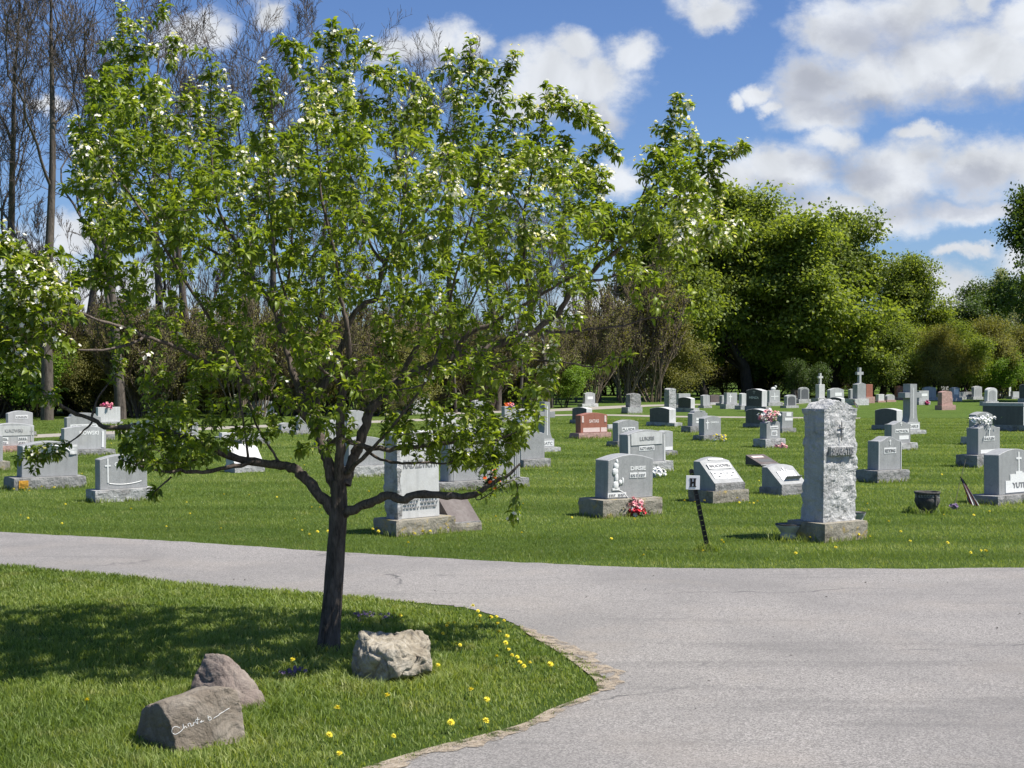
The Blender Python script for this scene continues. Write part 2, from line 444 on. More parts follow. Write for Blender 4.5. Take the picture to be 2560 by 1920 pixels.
b = NB('sand'); p = b.pos('World')
c = b.ramp(b.noise(p, 40, 6, .8), [(.3, (.2, .155, .105)), (.55, (.38, .32, .25)), (.75, (.5, .44, .36))])
sb_ = b.bsdf(c, .95, b.bump(b.noise(p, 90, 5, .8), .8, .01), .1)
tr_n = b.n('ShaderNodeBsdfTransparent')
al_n = b.n('ShaderNodeMapRange', {'Value': b.math('ADD', b.math('MULTIPLY', b.noise(p, 9, 5, .7), .6), b.math('MULTIPLY', b.noise(p, 120, 3, .8), .4)), 'From Min': .44, 'From Max': .52}).outputs[0]
b.done(b.n('ShaderNodeMixShader', {0: al_n, 1: tr_n.outputs[0], 2: sb_.outputs[0]}))
b = NB('lane'); p = b.pos('World')
c = b.ramp(b.noise(p, 6, 6, .7), [(.3, (.22, .2, .17)), (.6, (.34, .31, .27)), (.8, (.25, .26, .15))])
b.done(b.bsdf(c, .95, None, .1))

# ------------------------------------------------------------------ ground, road, paths
def sheet(name, pts, z, mat):
    bm = bmesh.new()
    bm.faces.new([bm.verts.new((p[0], p[1], z)) for p in pts])
    bmesh.ops.triangulate(bm, faces=bm.faces)
    o = bm_obj(name, bm, mat)
    for pl in o.data.polygons:
        pass
    return tag(o, kind='structure')
def smooth_line(pts, n=6):
    out = []
    for i in range(len(pts) - 1):
        p0 = pts[max(i - 1, 0)]; p1 = pts[i]; p2 = pts[i + 1]; p3 = pts[min(i + 2, len(pts) - 1)]
        for k in range(n):
            t = k / n
            out.append(.5 * ((2 * p1) + (p2 - p0) * t + (2 * p0 - 5 * p1 + 4 * p2 - p3) * t * t + (3 * p1 - p0 - 3 * p2 + p3) * t ** 3))
    out.append(pts[-1]); return out
sheet('ground', [(-900, -60), (900, -60), (900, 1500), (-900, 1500)], 0.0, MAT['lawn'])

far_edge = [G(*p) for p in [(-700, 1290), (0, 1331), (463, 1356), (810, 1379), (1273, 1406), (1620, 1420), (1967, 1423), (2560, 1421), (3300, 1412)]]
isl_px = [(-900, 1375), (-400, 1395), (0, 1417), (231, 1437), (463, 1460), (694, 1479), (868, 1493), (1041, 1508), (1157, 1520), (1250, 1545), (1331, 1585),
          (1423, 1631), (1493, 1678), (1516, 1707), (1493, 1736), (1389, 1782), (1331, 1817), (1215, 1851), (1099, 1880), (960, 1922), (800, 1975), (500, 2080), (0, 2250), (-900, 2500)]
far_s = [p + Vector((0, .05 * mnoise.noise(Vector((p.x * 1.3, 0, 3))) + .03 * mnoise.noise(Vector((p.x * 6, 0, 9))), 0)) for p in smooth_line(far_edge, 40)]; isl_s = smooth_line([G(*p) for p in isl_px], 8)
jr = random.Random(3)
isl_j = [Vector((p.x + jr.uniform(-.02, .02), p.y + jr.uniform(-.02, .02), 0)) for p in isl_s]
# road: far kerb line left to right, round the right, back along the island edge
road = [(p.x, p.y) for p in far_s] + [(60, 12.2), (60, -20), (-30, -20)] + [(p.x, p.y) for p in reversed(isl_j)]
sheet('road', road, 0.004, MAT['asphalt'])
# worn sandy fringe beside the island tip
def fringe(name, i0, i1, wout, win, seed):
    rr = random.Random(seed); outp, inp = [], []
    L = isl_s[i0:i1]
    for k, p in enumerate(L):
        a = L[max(k - 1, 0)]; c = L[min(k + 1, len(L) - 1)]
        t = (c - a).normalized(); n = Vector((-t.y, t.x, 0))           # to the left of travel: away from the island
        e = math.sin(math.pi * k / (len(L) - 1)) ** .5
        w = wout * e * (.35 + .9 * mnoise.noise(Vector((k * .45, seed * 9.1, 0))) + .45)
        outp.append(p + n * max(w, .004) + Vector((rr.uniform(-.01, .01), rr.uniform(-.01, .01), 0))); inp.append(p - n * win * e)
    bm = bmesh.new()
    vo = [bm.verts.new((v.x, v.y, .008)) for v in outp]; vi = [bm.verts.new((v.x, v.y, .008)) for v in inp]
    for k in range(len(L) - 1):
        bm.faces.new([vo[k], vo[k + 1], vi[k + 1], vi[k]])
    o = bm_obj(name, bm, MAT['sand'])
    return tag(o, kind='structure')
fringe('sandy_verge', 77, 112, .13, .08, 2)
fringe('sandy_verge', 111, 176, .06, .06, 5)

def strip(name, pts, w, z, mat):
    ps = smooth_line([Vector(p) for p in pts], 5); bm = bmesh.new(); A, B = [], []
    for k, p in enumerate(ps):
        t = (ps[min(k + 1, len(ps) - 1)] - ps[max(k - 1, 0)]).normalized(); n = Vector((-t.y, t.x, 0))
        A.append(bm.verts.new((p.x + n.x * w / 2, p.y + n.y * w / 2, z))); B.append(bm.verts.new((p.x - n.x * w / 2, p.y - n.y * w / 2, z)))
    for k in range(len(ps) - 1): bm.faces.new([A[k], A[k + 1], B[k + 1], B[k]])
    return tag(bm_obj(name, bm, mat), kind='structure')
strip('path', [G(-600, 1125), G(100, 1090), G(725, 1063), G(1394, 1038), G(1720, 1042), G(2150, 1046)], 1.6, .004, MAT['lane'])
strip('path', [G(1100, 1034), G(1394, 1025), G(1620, 1014), G(1850, 1010), G(2000, 1009)], 2.2, .004, MAT['lane'])

# ------------------------------------------------------------------ grass blades
def in_poly(x, y, poly):
    inside = np.zeros(len(x), bool); n = len(poly); j = n - 1
    for i in range(n):
        xi, yi = poly[i][0], poly[i][1]; xj, yj = poly[j][0], poly[j][1]
        c = ((yi > y) != (yj > y)) & (x < (xj - xi) * (y - yi) / ((yj - yi) if yj != yi else 1e-9) + xi)
        inside ^= c; j = i
    return inside
def blades(x, y, h, w, seg=2, lean=.5, z0=0.0):
    N = len(x)
    a = RNG.uniform(0, 2 * math.pi, N); la = RNG.uniform(0, 2 * math.pi, N); ln = RNG.uniform(.1, lean, N) * h
    sx, sy = np.cos(a) * w / 2, np.sin(a) * w / 2
    lx, ly = np.cos(la) * ln, np.sin(la) * ln
    z = np.zeros(N) + z0
    if seg == 1:
        co = np.stack([np.stack([x - sx, y - sy, z], 1), np.stack([x + sx, y + sy, z], 1), np.stack([x + lx, y + ly, z + h], 1)], 1)
        fl = np.arange(N * 3); sz = np.full(N, 3); V = 3
    else:
        co = np.stack([np.stack([x - sx, y - sy, z], 1), np.stack([x + sx, y + sy, z], 1),
                       np.stack([x + sx * .8 + lx * .35, y + sy * .8 + ly * .35, z + h * .6], 1), np.stack([x - sx * .8 + lx * .35, y - sy * .8 + ly * .35, z + h * .6], 1),
                       np.stack([x + lx * 1.2, y + ly * 1.2, z + h], 1)], 1)
        fl = (np.arange(N) * 5)[:, None] + np.array([0, 1, 2, 3, 3, 2, 4])[None]; sz = np.tile([4, 3], N); V = 5
    return co.reshape(-1, 3), fl.ravel(), sz, V
def vnoise(x, y, s, seed=0):
    """cheap value noise for clumps"""
    xs, ys = x * s, y * s; xi, yi = np.floor(xs).astype(int), np.floor(ys).astype(int); fx, fy = xs - xi, ys - yi
    def hsh(i, j):
        v = np.sin(i * 127.1 + j * 311.7 + seed * 74.7) * 43758.5453
        return v - np.floor(v)
    fx = fx * fx * (3 - 2 * fx); fy = fy * fy * (3 - 2 * fy)
    return (hsh(xi, yi) * (1 - fx) + hsh(xi + 1, yi) * fx) * (1 - fy) + (hsh(xi, yi + 1) * (1 - fx) + hsh(xi + 1, yi + 1) * fx) * fy

isl_poly = [(p.x, p.y) for p in isl_j] + [(-14, 4.0), (-14, 13)]
NI = 400000
x = RNG.uniform(-5.6, .75, NI); y = RNG.uniform(4.6, 13.6, NI)
ok = in_poly(x, y, isl_poly) & (np.abs(x) < y * .44 + .5)
dens = np.clip((8.5 / y) ** 1.3, .3, 1.0)
ok &= RNG.uniform(0, 1, NI) < dens
x, y = x[ok], y[ok]
cl = vnoise(x, y, 5.5, 1) * .5 + vnoise(x, y, 17, 2) * .5
keep = RNG.uniform(0, 1, len(x)) < .55 + .55 * cl
x, y, cl = x[keep], y[keep], cl[keep]
# blades thin out and shorten at the worn rim
E = np.array([(p.x, p.y) for p in isl_s[60:180]])
dm = np.full(len(x), 9.0)
for e in E: dm = np.minimum(dm, np.hypot(x - e[0], y - e[1]))
keep = RNG.uniform(0, 1, len(x)) < np.clip(.15 + dm / .22, 0, 1)
x, y, cl, dm = x[keep], y[keep], cl[keep], dm[keep]
h = (.018 + .036 * cl * RNG.uniform(.5, 1.2, len(x))) * np.clip(.45 + dm, .45, 1)
tall = []
for (bx, by, br) in [(G(820, 1625).x, G(820, 1625).y, .16), (G(470, 1870).x, G(470, 1870).y, .36), (G(570, 1765).x, G(570, 1765).y, .32), (G(985, 1700).x, G(985, 1700).y, .32)]:
    dd = np.hypot(x - bx, y - by); h = h * (1 + .9 * np.exp(-((dd - br) / .1) ** 2))
c1, f1, s1, V = blades(x, y, h, RNG.uniform(.0035, .0065, len(x)) * np.clip(y / 7.0, 1, 2), 2, 1.0)
rn = np.repeat(np.clip(RNG.normal(.5, .26, len(x)) + (vnoise(x, y, 1.3, 5) - .5) * .6, 0, 1), V)
o = link_mesh('grass', np_mesh('grass', c1, f1, s1, rn), MAT['blade']); tag(o, 'green grass blades on the island below the blossoming tree', 'grass', kind='stuff')

NL = 900000
u = RNG.uniform(0, 1, NL)
dd = (12.0 ** .5 + u * (52.0 ** .5 - 12.0 ** .5)) ** 2
x = RNG.uniform(-1, 1, NL) * (dd * .40 + .8); y = dd
lawn_poly = [(p.x, p.y) for p in far_s] + [(80, 12.0), (80, 80), (-80, 80), (-80, 20)]
ok = in_poly(x, y, lawn_poly) & (RNG.uniform(0, 1, NL) < .8)
for a, bq in ((G(100, 1090), G(725, 1063)), (G(725, 1063), G(1394, 1038)), (G(-600, 1125), G(100, 1090))):
    t = np.clip(((x - a.x) * (bq.x - a.x) + (y - a.y) * (bq.y - a.y)) / ((bq - a).length_squared), 0, 1)
    ok &= np.hypot(x - a.x - t * (bq.x - a.x), y - a.y - t * (bq.y - a.y)) > .8
x, y = x[ok], y[ok]
cl = vnoise(x, y, 3.5, 8)
h = (.014 + .022 * cl) * RNG.uniform(.6, 1.3, len(x))
c1, f1, s1, V = blades(x, y, h, .005 * np.clip(y / 12.0, 1, 3.4), 1, 1.1)
rn = np.repeat(np.clip(RNG.normal(.5, .2, len(x)) + (vnoise(x * .35, y * 2.2, .8, 5) - .5) * 1.0, 0, 1), V)
o = link_mesh('grass', np_mesh('grass', c1, f1, s1, rn), MAT['blade']); tag(o, 'short mown grass on the lawn between the graves', 'grass', kind='stuff')

# ------------------------------------------------------------------ the apple tree
TY = 8.62                                   # depth of the trunk
limbs = [  # (attach?, [(px,py,depth offset,width px)...])
 [(818,1640,0,80),(822,1610,0,64),(826,1560,0,56),(832,1480,0,52),(838,1400,0,50),(842,1340,0,49),(845,1290,0,50),(847,1250,0,44),(846,1200,0,40)],
 [(835,1280,0,34),(805,1245,.0,32),(770,1205,.04,30),(740,1175,.06,29),(705,1162,.08,27),(636,1154,.1,25),(550,1131,.1,22),(448,1088,.1,20),(362,1065,.1,17),(275,1070,.05,14),(231,1050,.0,12),(179,1027,-.05,11),(139,1007,-.1,10),(87,966,-.15,7),(49,935,-.2,6),(25,850,-.25,5),(5,760,-.3,4),(-20,700,-.3,3)],
 [(636,1154,.1,14),(564,1169,.0,12),(506,1180,-.1,11),(448,1178,-.15,10),(405,1178,-.2,7),(350,1165,-.25,5),(300,1150,-.3,4)],
 [(428,1192,-.15,6),(405,1212,-.17,5),(388,1227,-.2,4),(378,1240,-.2,2)],
 [(228,1048,0,8),(246,995,0,6),(289,935,.05,4),(300,900,.05,2)],
 [(231,1052,0,6),(202,1085,-.05,5),(175,1105,-.1,4),(150,1120,-.12,3),(110,1140,-.15,3),(40,1150,-.2,2)],
 [(855,1290,0,30),(876,1275,-.05,27),(927,1257,-.12,25),(966,1239,-.2,24),(1006,1247,-.25,23),(1042,1236,-.3,22),(1115,1239,-.36,20),(1187,1236,-.42,17),(1227,1210,-.46,13),(1267,1192,-.5,9),(1300,1160,-.5,6)],
 [(843,1235,0,36),(830,1195,.03,32),(818,1150,.05,30),(806,1113,.08,29),(795,1070,.1,28),(788,1035,.1,26),(792,1006,.1,22),(824,934,.12,20),(850,880,.15,18),(875,807,.2,17),(907,760,.22,16),(940,749,.25,15),(951,702,.25,14),(962,666,.27,13),(998,601,.3,12),(1034,554,.32,10),(1070,518,.34,9),(1100,460,.35,7),(1120,390,.35,5),(1150,300,.35,4),(1172,200,.35,3),(1176,98,.35,2)],
 [(788,1035,.1,22),(765,1000,.12,21),(745,970,.14,20),(719,880,.2,19),(705,825,.25,17),(676,753,.3,15),(636,700,.35,13),(615,655,.36,11),(593,608,.38,10),(560,555,.4,9),(542,500,.4,8),(530,400,.4,6),(528,280,.4,4),(532,140,.4,2)],
 [(636,700,.35,10),(580,660,.42,9),(520,620,.5,8),(450,590,.5,7),(400,520,.5,6),(370,430,.5,5),(330,300,.5,4),(312,160,.5,3),(305,12,.5,2)],
 [(962,666,.27,9),(925,608,.3,8),(905,540,.3,7),(880,450,.3,6),(850,350,.3,5),(830,230,.3,3),(832,50,.3,2)],
 [(850,1205,0,32),(850,1140,-.05,28),(850,1079,-.08,27),(853,1006,-.1,24),(857,970,-.12,21),(870,900,-.2,16),(868,820,-.25,14),(850,740,-.3,12),(840,650,-.35,10),(820,560,-.4,8),(800,460,-.4,6),(790,340,-.4,5),(770,240,-.4,3),(695,95,-.4,2)],
 [(857,970,-.12,12),(836,950,-.15,11),(800,920,-.2,9),(760,860,-.3,8),(730,780,-.4,7),(700,690,-.5,6),(680,580,-.5,5),(670,420,-.5,4),(662,250,-.5,2)],
 [(862,1210,0,34),(869,1185,.03,32),(885,1145,.05,31),(898,1113,.08,30),(916,1058,.1,28),(930,1020,.12,27),(962,988,.14,25),(990,956,.15,25),(1034,934,.17,24),(1070,916,.2,23),(1142,887,.22,22),(1197,876,.25,22),(1269,854,.25,20),(1320,836,.25,19),(1359,811,.25,18),(1396,782,.25,17),(1426,732,.25,16),(1456,705,.25,14),(1516,645,.25,13),(1571,602,.22,11),(1601,575,.2,10),(1631,536,.18,9),(1680,500,.15,7),(1740,450,.1,6),(1800,410,.05,4),(1862,362,.0,2)],
 [(1142,887,.22,18),(1157,847,.2,16),(1193,825,.18,15),(1236,807,.15,14),(1269,782,.1,12),(1320,757,.05,10),(1380,720,0,8),(1450,680,-.05,6),(1500,600,-.1,5),(1530,520,-.1,3)],
 [(1323,830,.25,11),(1322,780,.25,10),(1320,711,.22,10),(1311,650,.2,9),(1312,590,.2,8),(1311,533,.2,8),(1325,460,.2,6),(1340,380,.2,4),(1360,280,.2,3),(1366,212,.2,2)],
 [(1311,533,.2,6),(1280,480,.1,5),(1250,400,.1,4),(1240,300,.1,3),(1290,130,.1,2)],
 [(1005,940,.15,16),(1020,905,.1,15),(1035,880,.08,13),(1048,858,.05,12)],
 [(1366,828,.25,9),(1411,831,.25,8),(1486,822,.2,7),(1562,813,.2,6),(1622,795,.15,4),(1706,792,.1,3),(1735,775,.1,2)],
 [(1200,880,.2,7),(1230,907,.15,7),(1305,898,.1,6),(1411,907,.1,5),(1501,919,.05,4),(1531,898,.05,4),(1577,892,.0,2)],
 [(820,1110,.05,16),(850,1098,0,16),(880,1105,-.08,15),(934,1120,-.15,14),(988,1123,-.2,13),(1060,1116,-.3,12),(1133,1105,-.35,10),(1223,1105,-.4,7),(1290,1080,-.45,4)],
 [(900,1110,.1,9),(952,1150,.0,8),(1006,1158,-.1,8),(1060,1156,-.15,7),(1115,1158,-.2,5),(1180,1140,-.3,4)],
 [(860,1190,0,14),(880,1170,-.1,14),(905,1145,-.2,13),(960,1090,-.35,9),(1010,1030,-.5,7),(1060,960,-.6,6),(1100,860,-.7,5),(1120,760,-.7,4)],
 [(790,1075,.1,18),(740,1020,.0,16),(680,985,-.1,15),(615,952,-.2,14),(560,925,-.25,13),(499,898,-.4,12),(434,865,-.6,11),(362,840,-.8,10),(300,815,-1.0,9),(246,800,-1.15,7),(200,780,-1.3,6),(150,740,-1.4,6),(100,690,-1.5,5),(50,650,-1.55,4),(0,610,-1.6,3),(-50,570,-1.6,2)],
 [(362,840,-.8,8),(325,861,-.9,7),(235,876,-1.1,6),(174,869,-1.2,4),(145,851,-1.3,3),(90,800,-1.4,2)],
 [(615,952,-.2,11),(560,850,-.3,10),(500,760,-.4,9),(450,680,-.5,8),(400,600,-.6,7),(350,520,-.6,6),(290,440,-.6,5),(230,370,-.6,4),(190,300,-.6,2)],
 [(700,800,.25,9),(720,700,.1,8),(730,600,0,7),(740,480,0,6),(760,350,0,4),(830,180,0,2)],
 [(1456,705,.25,9),(1500,700,.3,8),(1560,680,.35,7),(1640,660,.4,6),(1720,620,.4,4),(1800,570,.4,3),(1850,560,.4,2)],
 [(1571,602,.22,8),(1590,540,.3,7),(1620,450,.3,5),(1660,360,.3,4),(1692,250,.3,2)],
 [(1034,554,.32,8),(1010,480,.3,7),(990,380,.25,5),(975,280,.2,4),(985,140,.2,2)],
 [(1100,900,.2,9),(1110,820,.0,8),(1130,720,-.2,7),(1160,620,-.3,6),(1190,500,-.4,5),(1210,380,-.4,4),(1280,250,-.4,2)],
 [(1190,1236,-.42,4),(1200,1250,-.45,3),(1285,1200,-.5,3),(1290,1260,-.5,2),(1283,1302,-.5,1)],
 [(700,1162,.08,8),(675,1120,.1,7),(640,1060,.1,6),(620,1000,.1,5),(600,940,.1,4)],
 [(620,1150,.1,8),(612,1080,.05,7),(600,1000,.05,7),(596,940,0,6),(580,860,0,4)],
]
def resample_simple(pts, step):
    op = [pts[0]]
    for i in range(len(pts) - 1):
        L = (pts[i + 1] - pts[i]).length; m = max(1, int(L / step))
        for k in range(1, m + 1): op.append(pts[i].lerp(pts[i + 1], k / m))
    return op, None
class Skel:
    def __init__(s): s.p = []; s.par = []; s.r = []; s.seg = []
    def arr(s): return np.array([tuple(v) for v in s.p])
    def add(s, pos, par, r):
        s.p.append(Vector(pos)); s.par.append(par); s.r.append(r); return len(s.p) - 1
sk = Skel()
jl = random.Random(5)
limb_tubes = []
SC = FPX / TY
for li, L in enumerate(limbs):
    pts = [Vector(P3(px, py, TY + dy)) for (px, py, dy, w) in L]; rad = [w / SC / 2 for (_, _, _, w) in L]
    sm = smooth_line(pts, 4); rr = [rad[min(i // 4, len(rad) - 1)] * (1 - (i % 4) / 4) + rad[min(i // 4 + 1, len(rad) - 1)] * ((i % 4) / 4) for i in range(len(sm))]
    sm = [v + Vector((jl.gauss(0, 1), jl.gauss(0, 1), jl.gauss(0, 1))) * (min(.004, r * .25) if li else 0) for v, r in zip(sm, rr)]
    limb_tubes.append((sm, rr, li))
    if li == 0: par = -1
    else:
        d = [(v - sm[0]).length for v in sk.p]; par = int(np.argmin(d))
    for v, r in zip(sm, rr): par = sk.add(v, par, r)

CROWN = [(200,330),(240,200),(285,150),(330,170),(385,170),(430,230),(450,340),(500,310),(560,330),(600,350),(650,330),(740,320),(760,250),(830,210),(900,220),(930,260),(1000,280),(1060,300),(1120,280),(1180,250),(1220,310),(1290,300),(1330,370),(1370,340),(1420,360),(1480,400),(1515,460),(1535,570),(1580,520),(1620,440),(1660,380),(1700,340),(1740,380),(1790,440),(1840,410),(1800,500),(1810,560),(1850,590),(1790,640),(1700,690),(1690,760),(1610,790),(1560,730),(1450,790),(1400,870),(1370,970),(1340,1060),(1290,1140),(1200,1190),(1130,1160),(1060,1120),(980,1090),(920,1060),(860,1140),(760,1130),(700,1090),(620,1120),(480,1180),(330,1160),(270,1120),(290,1070),(400,1040),(350,950),(420,900),(300,860),(240,830),(250,740),(180,690),(230,620),(240,560),(180,460),(200,390),(170,310)]
CL2 = [(-60,560),(0,610),(60,650),(130,700),(190,760),(200,800),(120,830),(110,920),(60,960),(0,930),(-60,930)]
CL3 = [(20,1130),(110,1110),(165,1120),(150,1170),(90,1190),(30,1180)]
CL4 = [(60,985),(100,955),(150,970),(140,1010),(80,1030)]
CL5 = [(1360,870),(1400,870),(1410,900),(1390,990),(1355,1000)]
def poly_samples(poly, n, rng, fy=None):
    xs = [p[0] for p in poly]; ys = [p[1] for p in poly]; out = []
    while len(out) < n:
        X = rng.uniform(min(xs), max(xs), n * 2); Y = rng.uniform(min(ys), max(ys), n * 2)
        k = in_poly(X, Y, poly)
        if fy is not None: k &= rng.uniform(0, 1, len(X)) < fy(X, Y)
        out += list(zip(X[k], Y[k]))
    return out[:n]
def crown_w(X, Y):
    w = np.where(Y < 760, 1.0, np.where(Y < 980, .5, .36))
    w = np.where((Y > 980) & (X > 930) & (X < 1360), .55, w)
    w = np.where((Y > 1000) & (X < 520), .9, w)
    w = np.where((Y > 930) & (X > 520) & (X < 930), .25, w)
    w = np.where((Y > 700) & (X > 1380), .45, w)
    w = np.where((X > 1330) & (Y > 600), w * .55, w)
    w = np.where((X < 560) & (Y > 600) & (Y < 1010), .38, w)
    g = vnoise(X, Y, 1 / 75.0, 31)                       # open gaps and dense tufts
    return w * np.clip(.45 + 1.4 * (g - .15), .2, 1)
trng = np.random.default_rng(21)
targets = []
for (px, py) in poly_samples(CROWN, 1650, trng, crown_w):
    ex = (px - 850) / 980.0; ez = (py - 640) / 640.0; rr = max(.12, 1 - ex * ex - ez * ez * .8)
    targets.append((px, py, trng.uniform(-1, 1) * 1.25 * math.sqrt(rr)))
for poly, n, dy in ((CL2, 110, -1.5), (CL3, 12, -.15), (CL4, 7, -.15), (CL5, 12, .1), ([(940,1000),(1200,990),(1330,1030),(1290,1160),(1150,1160),(1000,1120)], 60, -.3), ([(1430,540),(1540,500),(1640,520),(1640,640),(1480,660)], 45, .25), ([(290,1070),(480,1045),(540,1120),(440,1180),(320,1170)], 45, .0), ([(560,900),(900,900),(880,1040),(620,1080)], 18, -.1)):
    for (px, py) in poly_samples(poly, n, trng): targets.append((px, py, dy + trng.uniform(-.2, .2)))
shoots = [((305,8),(320,280),.5),((412,12),(395,330),.3),((262,120),(300,300),.5),((228,200),(290,360),.4),((182,305),(250,430),.2),((345,90),(350,260),.4),((480,210),(480,360),.2),((535,135),(520,330),.4),((578,235),(570,380),0),
 ((660,165),(680,340),-.5),((692,88),(785,220),-.4),((832,46),(795,230),.3),((882,88),(800,240),.2),((922,108),(905,270),.1),((935,165),(950,280),0),((988,135),(972,310),.2),((1040,195),(1010,340),.1),((1060,215),(1050,350),-.2),((1118,138),(1085,310),.3),((1176,92),(1152,330),.35),((1205,165),(1160,320),.1),
 ((1290,125),(1195,320),.1),((1320,250),(1280,400),0),((1366,205),(1340,420),.2),((1406,225),(1385,380),.1),((1432,250),(1420,380),0),((1476,258),(1450,410),.1),((1505,315),(1478,460),.2),((1522,360),(1500,470),.2),((1500,420),(1480,520),0),
 ((1695,242),(1640,470),.3),((1722,262),(1660,450),.2),((1740,345),(1690,470),.2),((1795,352),(1770,450),.05),((1868,358),(1780,430),0),((1800,470),(1740,500),.1),((1860,590),(1780,580),.4),((1620,370),(1640,500),.2),
 ((215,560),(300,600),-.3),((200,450),(280,480),0),((180,690),(260,720),-.3),((240,650),(300,700),-.3),((0,610),(110,700),-1.55),((30,640),(140,760),-1.45),((0,760),(80,830),-1.4),((-30,560),(60,660),-1.5),((120,620),(170,740),-1.4)]
flower_zones = [(300,60,90,90),(410,60,60,80),(440,270,60,60),(240,440,60,90),(860,130,90,60),(830,260,70,60),(1060,220,90,70),(1170,150,60,80),(1270,150,70,70),(1380,240,60,50),(1500,330,60,60),(1480,410,80,50),(1720,300,50,70),(1860,370,50,40),(1390,880,40,80),(90,720,80,60),(40,850,60,60),(330,1060,50,40),(150,1150,60,30),(1070,440,80,70),(660,440,80,60),(1300,450,90,60),(1750,560,80,70),(620,270,80,70),(1330,580,60,50),(500,250,50,60),(760,270,70,50)]
twigs = []      # (list of points, start radius, end radius, is shoot)
def grow_to(target, maxd=.75, shoot=False, via=None):
    A = SKP[:SKN[0]]
    d = np.linalg.norm(A - np.array(target), axis=1)
    # prefer attaching from inside / below
    dv_ = A - np.array(target); pen = np.hypot(dv_[:, 0], dv_[:, 1]) * 1.6 + np.abs(dv_[:, 2]) * .8 + 1.2 * np.clip(dv_[:, 2], 0, None)
    i = int(np.argmin(pen))
    if d[i] > maxd: return False
    if d[i] < .02: return True
    p0 = Vector(A[i]); p1 = Vector(target); L = (p1 - p0).length
    n = max(2, int(L / .04)); side = Vector((tr.gauss(0, 1), tr.gauss(0, 1), 0)) * L * .09; sag = Vector(((p1.x - p0.x) * .3, (p1.y - p0.y) * .3, -L * tr.uniform(.04, .14)))
    pts = []
    for k in range(n + 1):
        t = k / n; b = 4 * t * (1 - t) * .5
        pts.append(p0.lerp(p1, t) + (side + sag) * b * 2 + Vector((tr.gauss(0, 1), tr.gauss(0, 1), tr.gauss(0, 1))) * (.004 if 0 < k < n else 0))
    r0 = min(SKR[i] * .7, .0015 + .0035 * L / .4)
    twigs.append((pts, max(r0, .0016), .0011, shoot))
    for k, v in enumerate(pts[1:]):
        if SKN[0] < len(SKP):
            SKP[SKN[0]] = v; SKR[SKN[0]] = r0 * (1 - .6 * k / n); SKN[0] += 1
    return True
SKP = np.zeros((60000, 3)); SKR = np.zeros(60000); SKN = [len(sk.p)]
SKP[:SKN[0]] = sk.arr(); SKR[:SKN[0]] = sk.r
SKP[:28] = (99, 99, 99)                      # nothing sprouts from the lower trunk
tr = random.Random(9)
for (sm, rr_l, li_) in limb_tubes[1:]:
    ks = [k for k, r in enumerate(rr_l) if r < .0062]
    if len(ks) > 3:
        seg_ = sm[ks[0]:]; sp, _r = resample_simple(seg_, .035); twigs.append((sp, .003, .0012, sp[-1].z > sp[0].z + .12))
for (tip, bs, dy) in shoots:
    grow_to(P3(bs[0], bs[1], TY + dy), 2.0, False)
    grow_to(P3(tip[0], tip[1], TY + dy), 2.5, True)
    for (fa_, ox, oy) in ((.32, 24, 30), (.45, -26, 40), (.6, 30, 35), (.72, -34, 30)):
        qx = tip[0] * (1 - fa_) + bs[0] * fa_ + ox * tr.uniform(.5, 1.2); qy = tip[1] * (1 - fa_) + bs[1] * fa_ - oy * tr.uniform(.3, 1.0)
        grow_to(P3(qx, max(qy, tip[1] + 12), TY + dy + tr.uniform(-.12, .12)), 1.0, True)
q = [tuple(P3(px, py, TY + dy)) for (px, py, dy) in targets]
tr.shuffle(q)
for rnd_ in range(3):
    rest = []
    for t in q:
        if not grow_to(t, (.45, .7, 1.2)[rnd_]): rest.append(t)
    q = rest
SUNV = np.array(sun_vec)
lp, la, ln_, ll, fp, fn = [], [], [], [], [], []
lr = random.Random(12)
for (pts, r0, r1, shoot) in twigs:
    n = len(pts); phi = lr.uniform(0, 6.28)
    for k in range(1, n):
        t = (pts[k] - pts[k - 1]).normalized(); s0 = .25 if not shoot else .0
        if k / n < s0 and n > 3: continue
        a = t.cross(Vector((.3, .2, 1))).normalized(); b_ = t.cross(a)
        m = 5 if not shoot else 8
        if k == n - 1: m += 5
        for _ in range(m):
            phi += 2.4; rd = a * math.cos(phi) + b_ * math.sin(phi)
            ax = (rd * 1.0 + t * lr.uniform(.1, .9) + Vector((0, 0, lr.uniform(-.45, .35)))).normalized()
            pz = pts[k - 1].lerp(pts[k], lr.random()) + rd * .006
            nor = (Vector((0, 0, 1)) + rd * lr.uniform(-.5, .4) + Vector((lr.gauss(0, .45), lr.gauss(0, .45), 0)))
            lp.append(pz); la.append(ax); ln_.append(nor); ll.append(lr.uniform(.033, .060) * (1.05 if shoot else 1))
        # blossoms
        w = (pts[k].x, pts[k].y, pts[k].z)
        ppx = CXP + w[0] / w[1] * FPX; ppy = HZ - (w[2] - EYE) / w[1] * FPX
        pr = .045
        for (zx, zy, rx, ry) in flower_zones:
            if abs(ppx - zx) < rx and abs(ppy - zy) < ry: pr = .6
        if shoot: pr += .38
        if lr.random() < pr:
            for _ in range(lr.randint(3, 7)):
                dv = Vector((lr.gauss(0, 1), lr.gauss(0, 1), lr.gauss(.6, 1))).normalized()
                fp.append(pts[k] + dv * lr.uniform(.022, .055)); fn.append((dv + Vector((0, 0, .3))).normalized())
print("apple leaves", len(lp), "flowers", len(fp), "twigs", len(twigs))

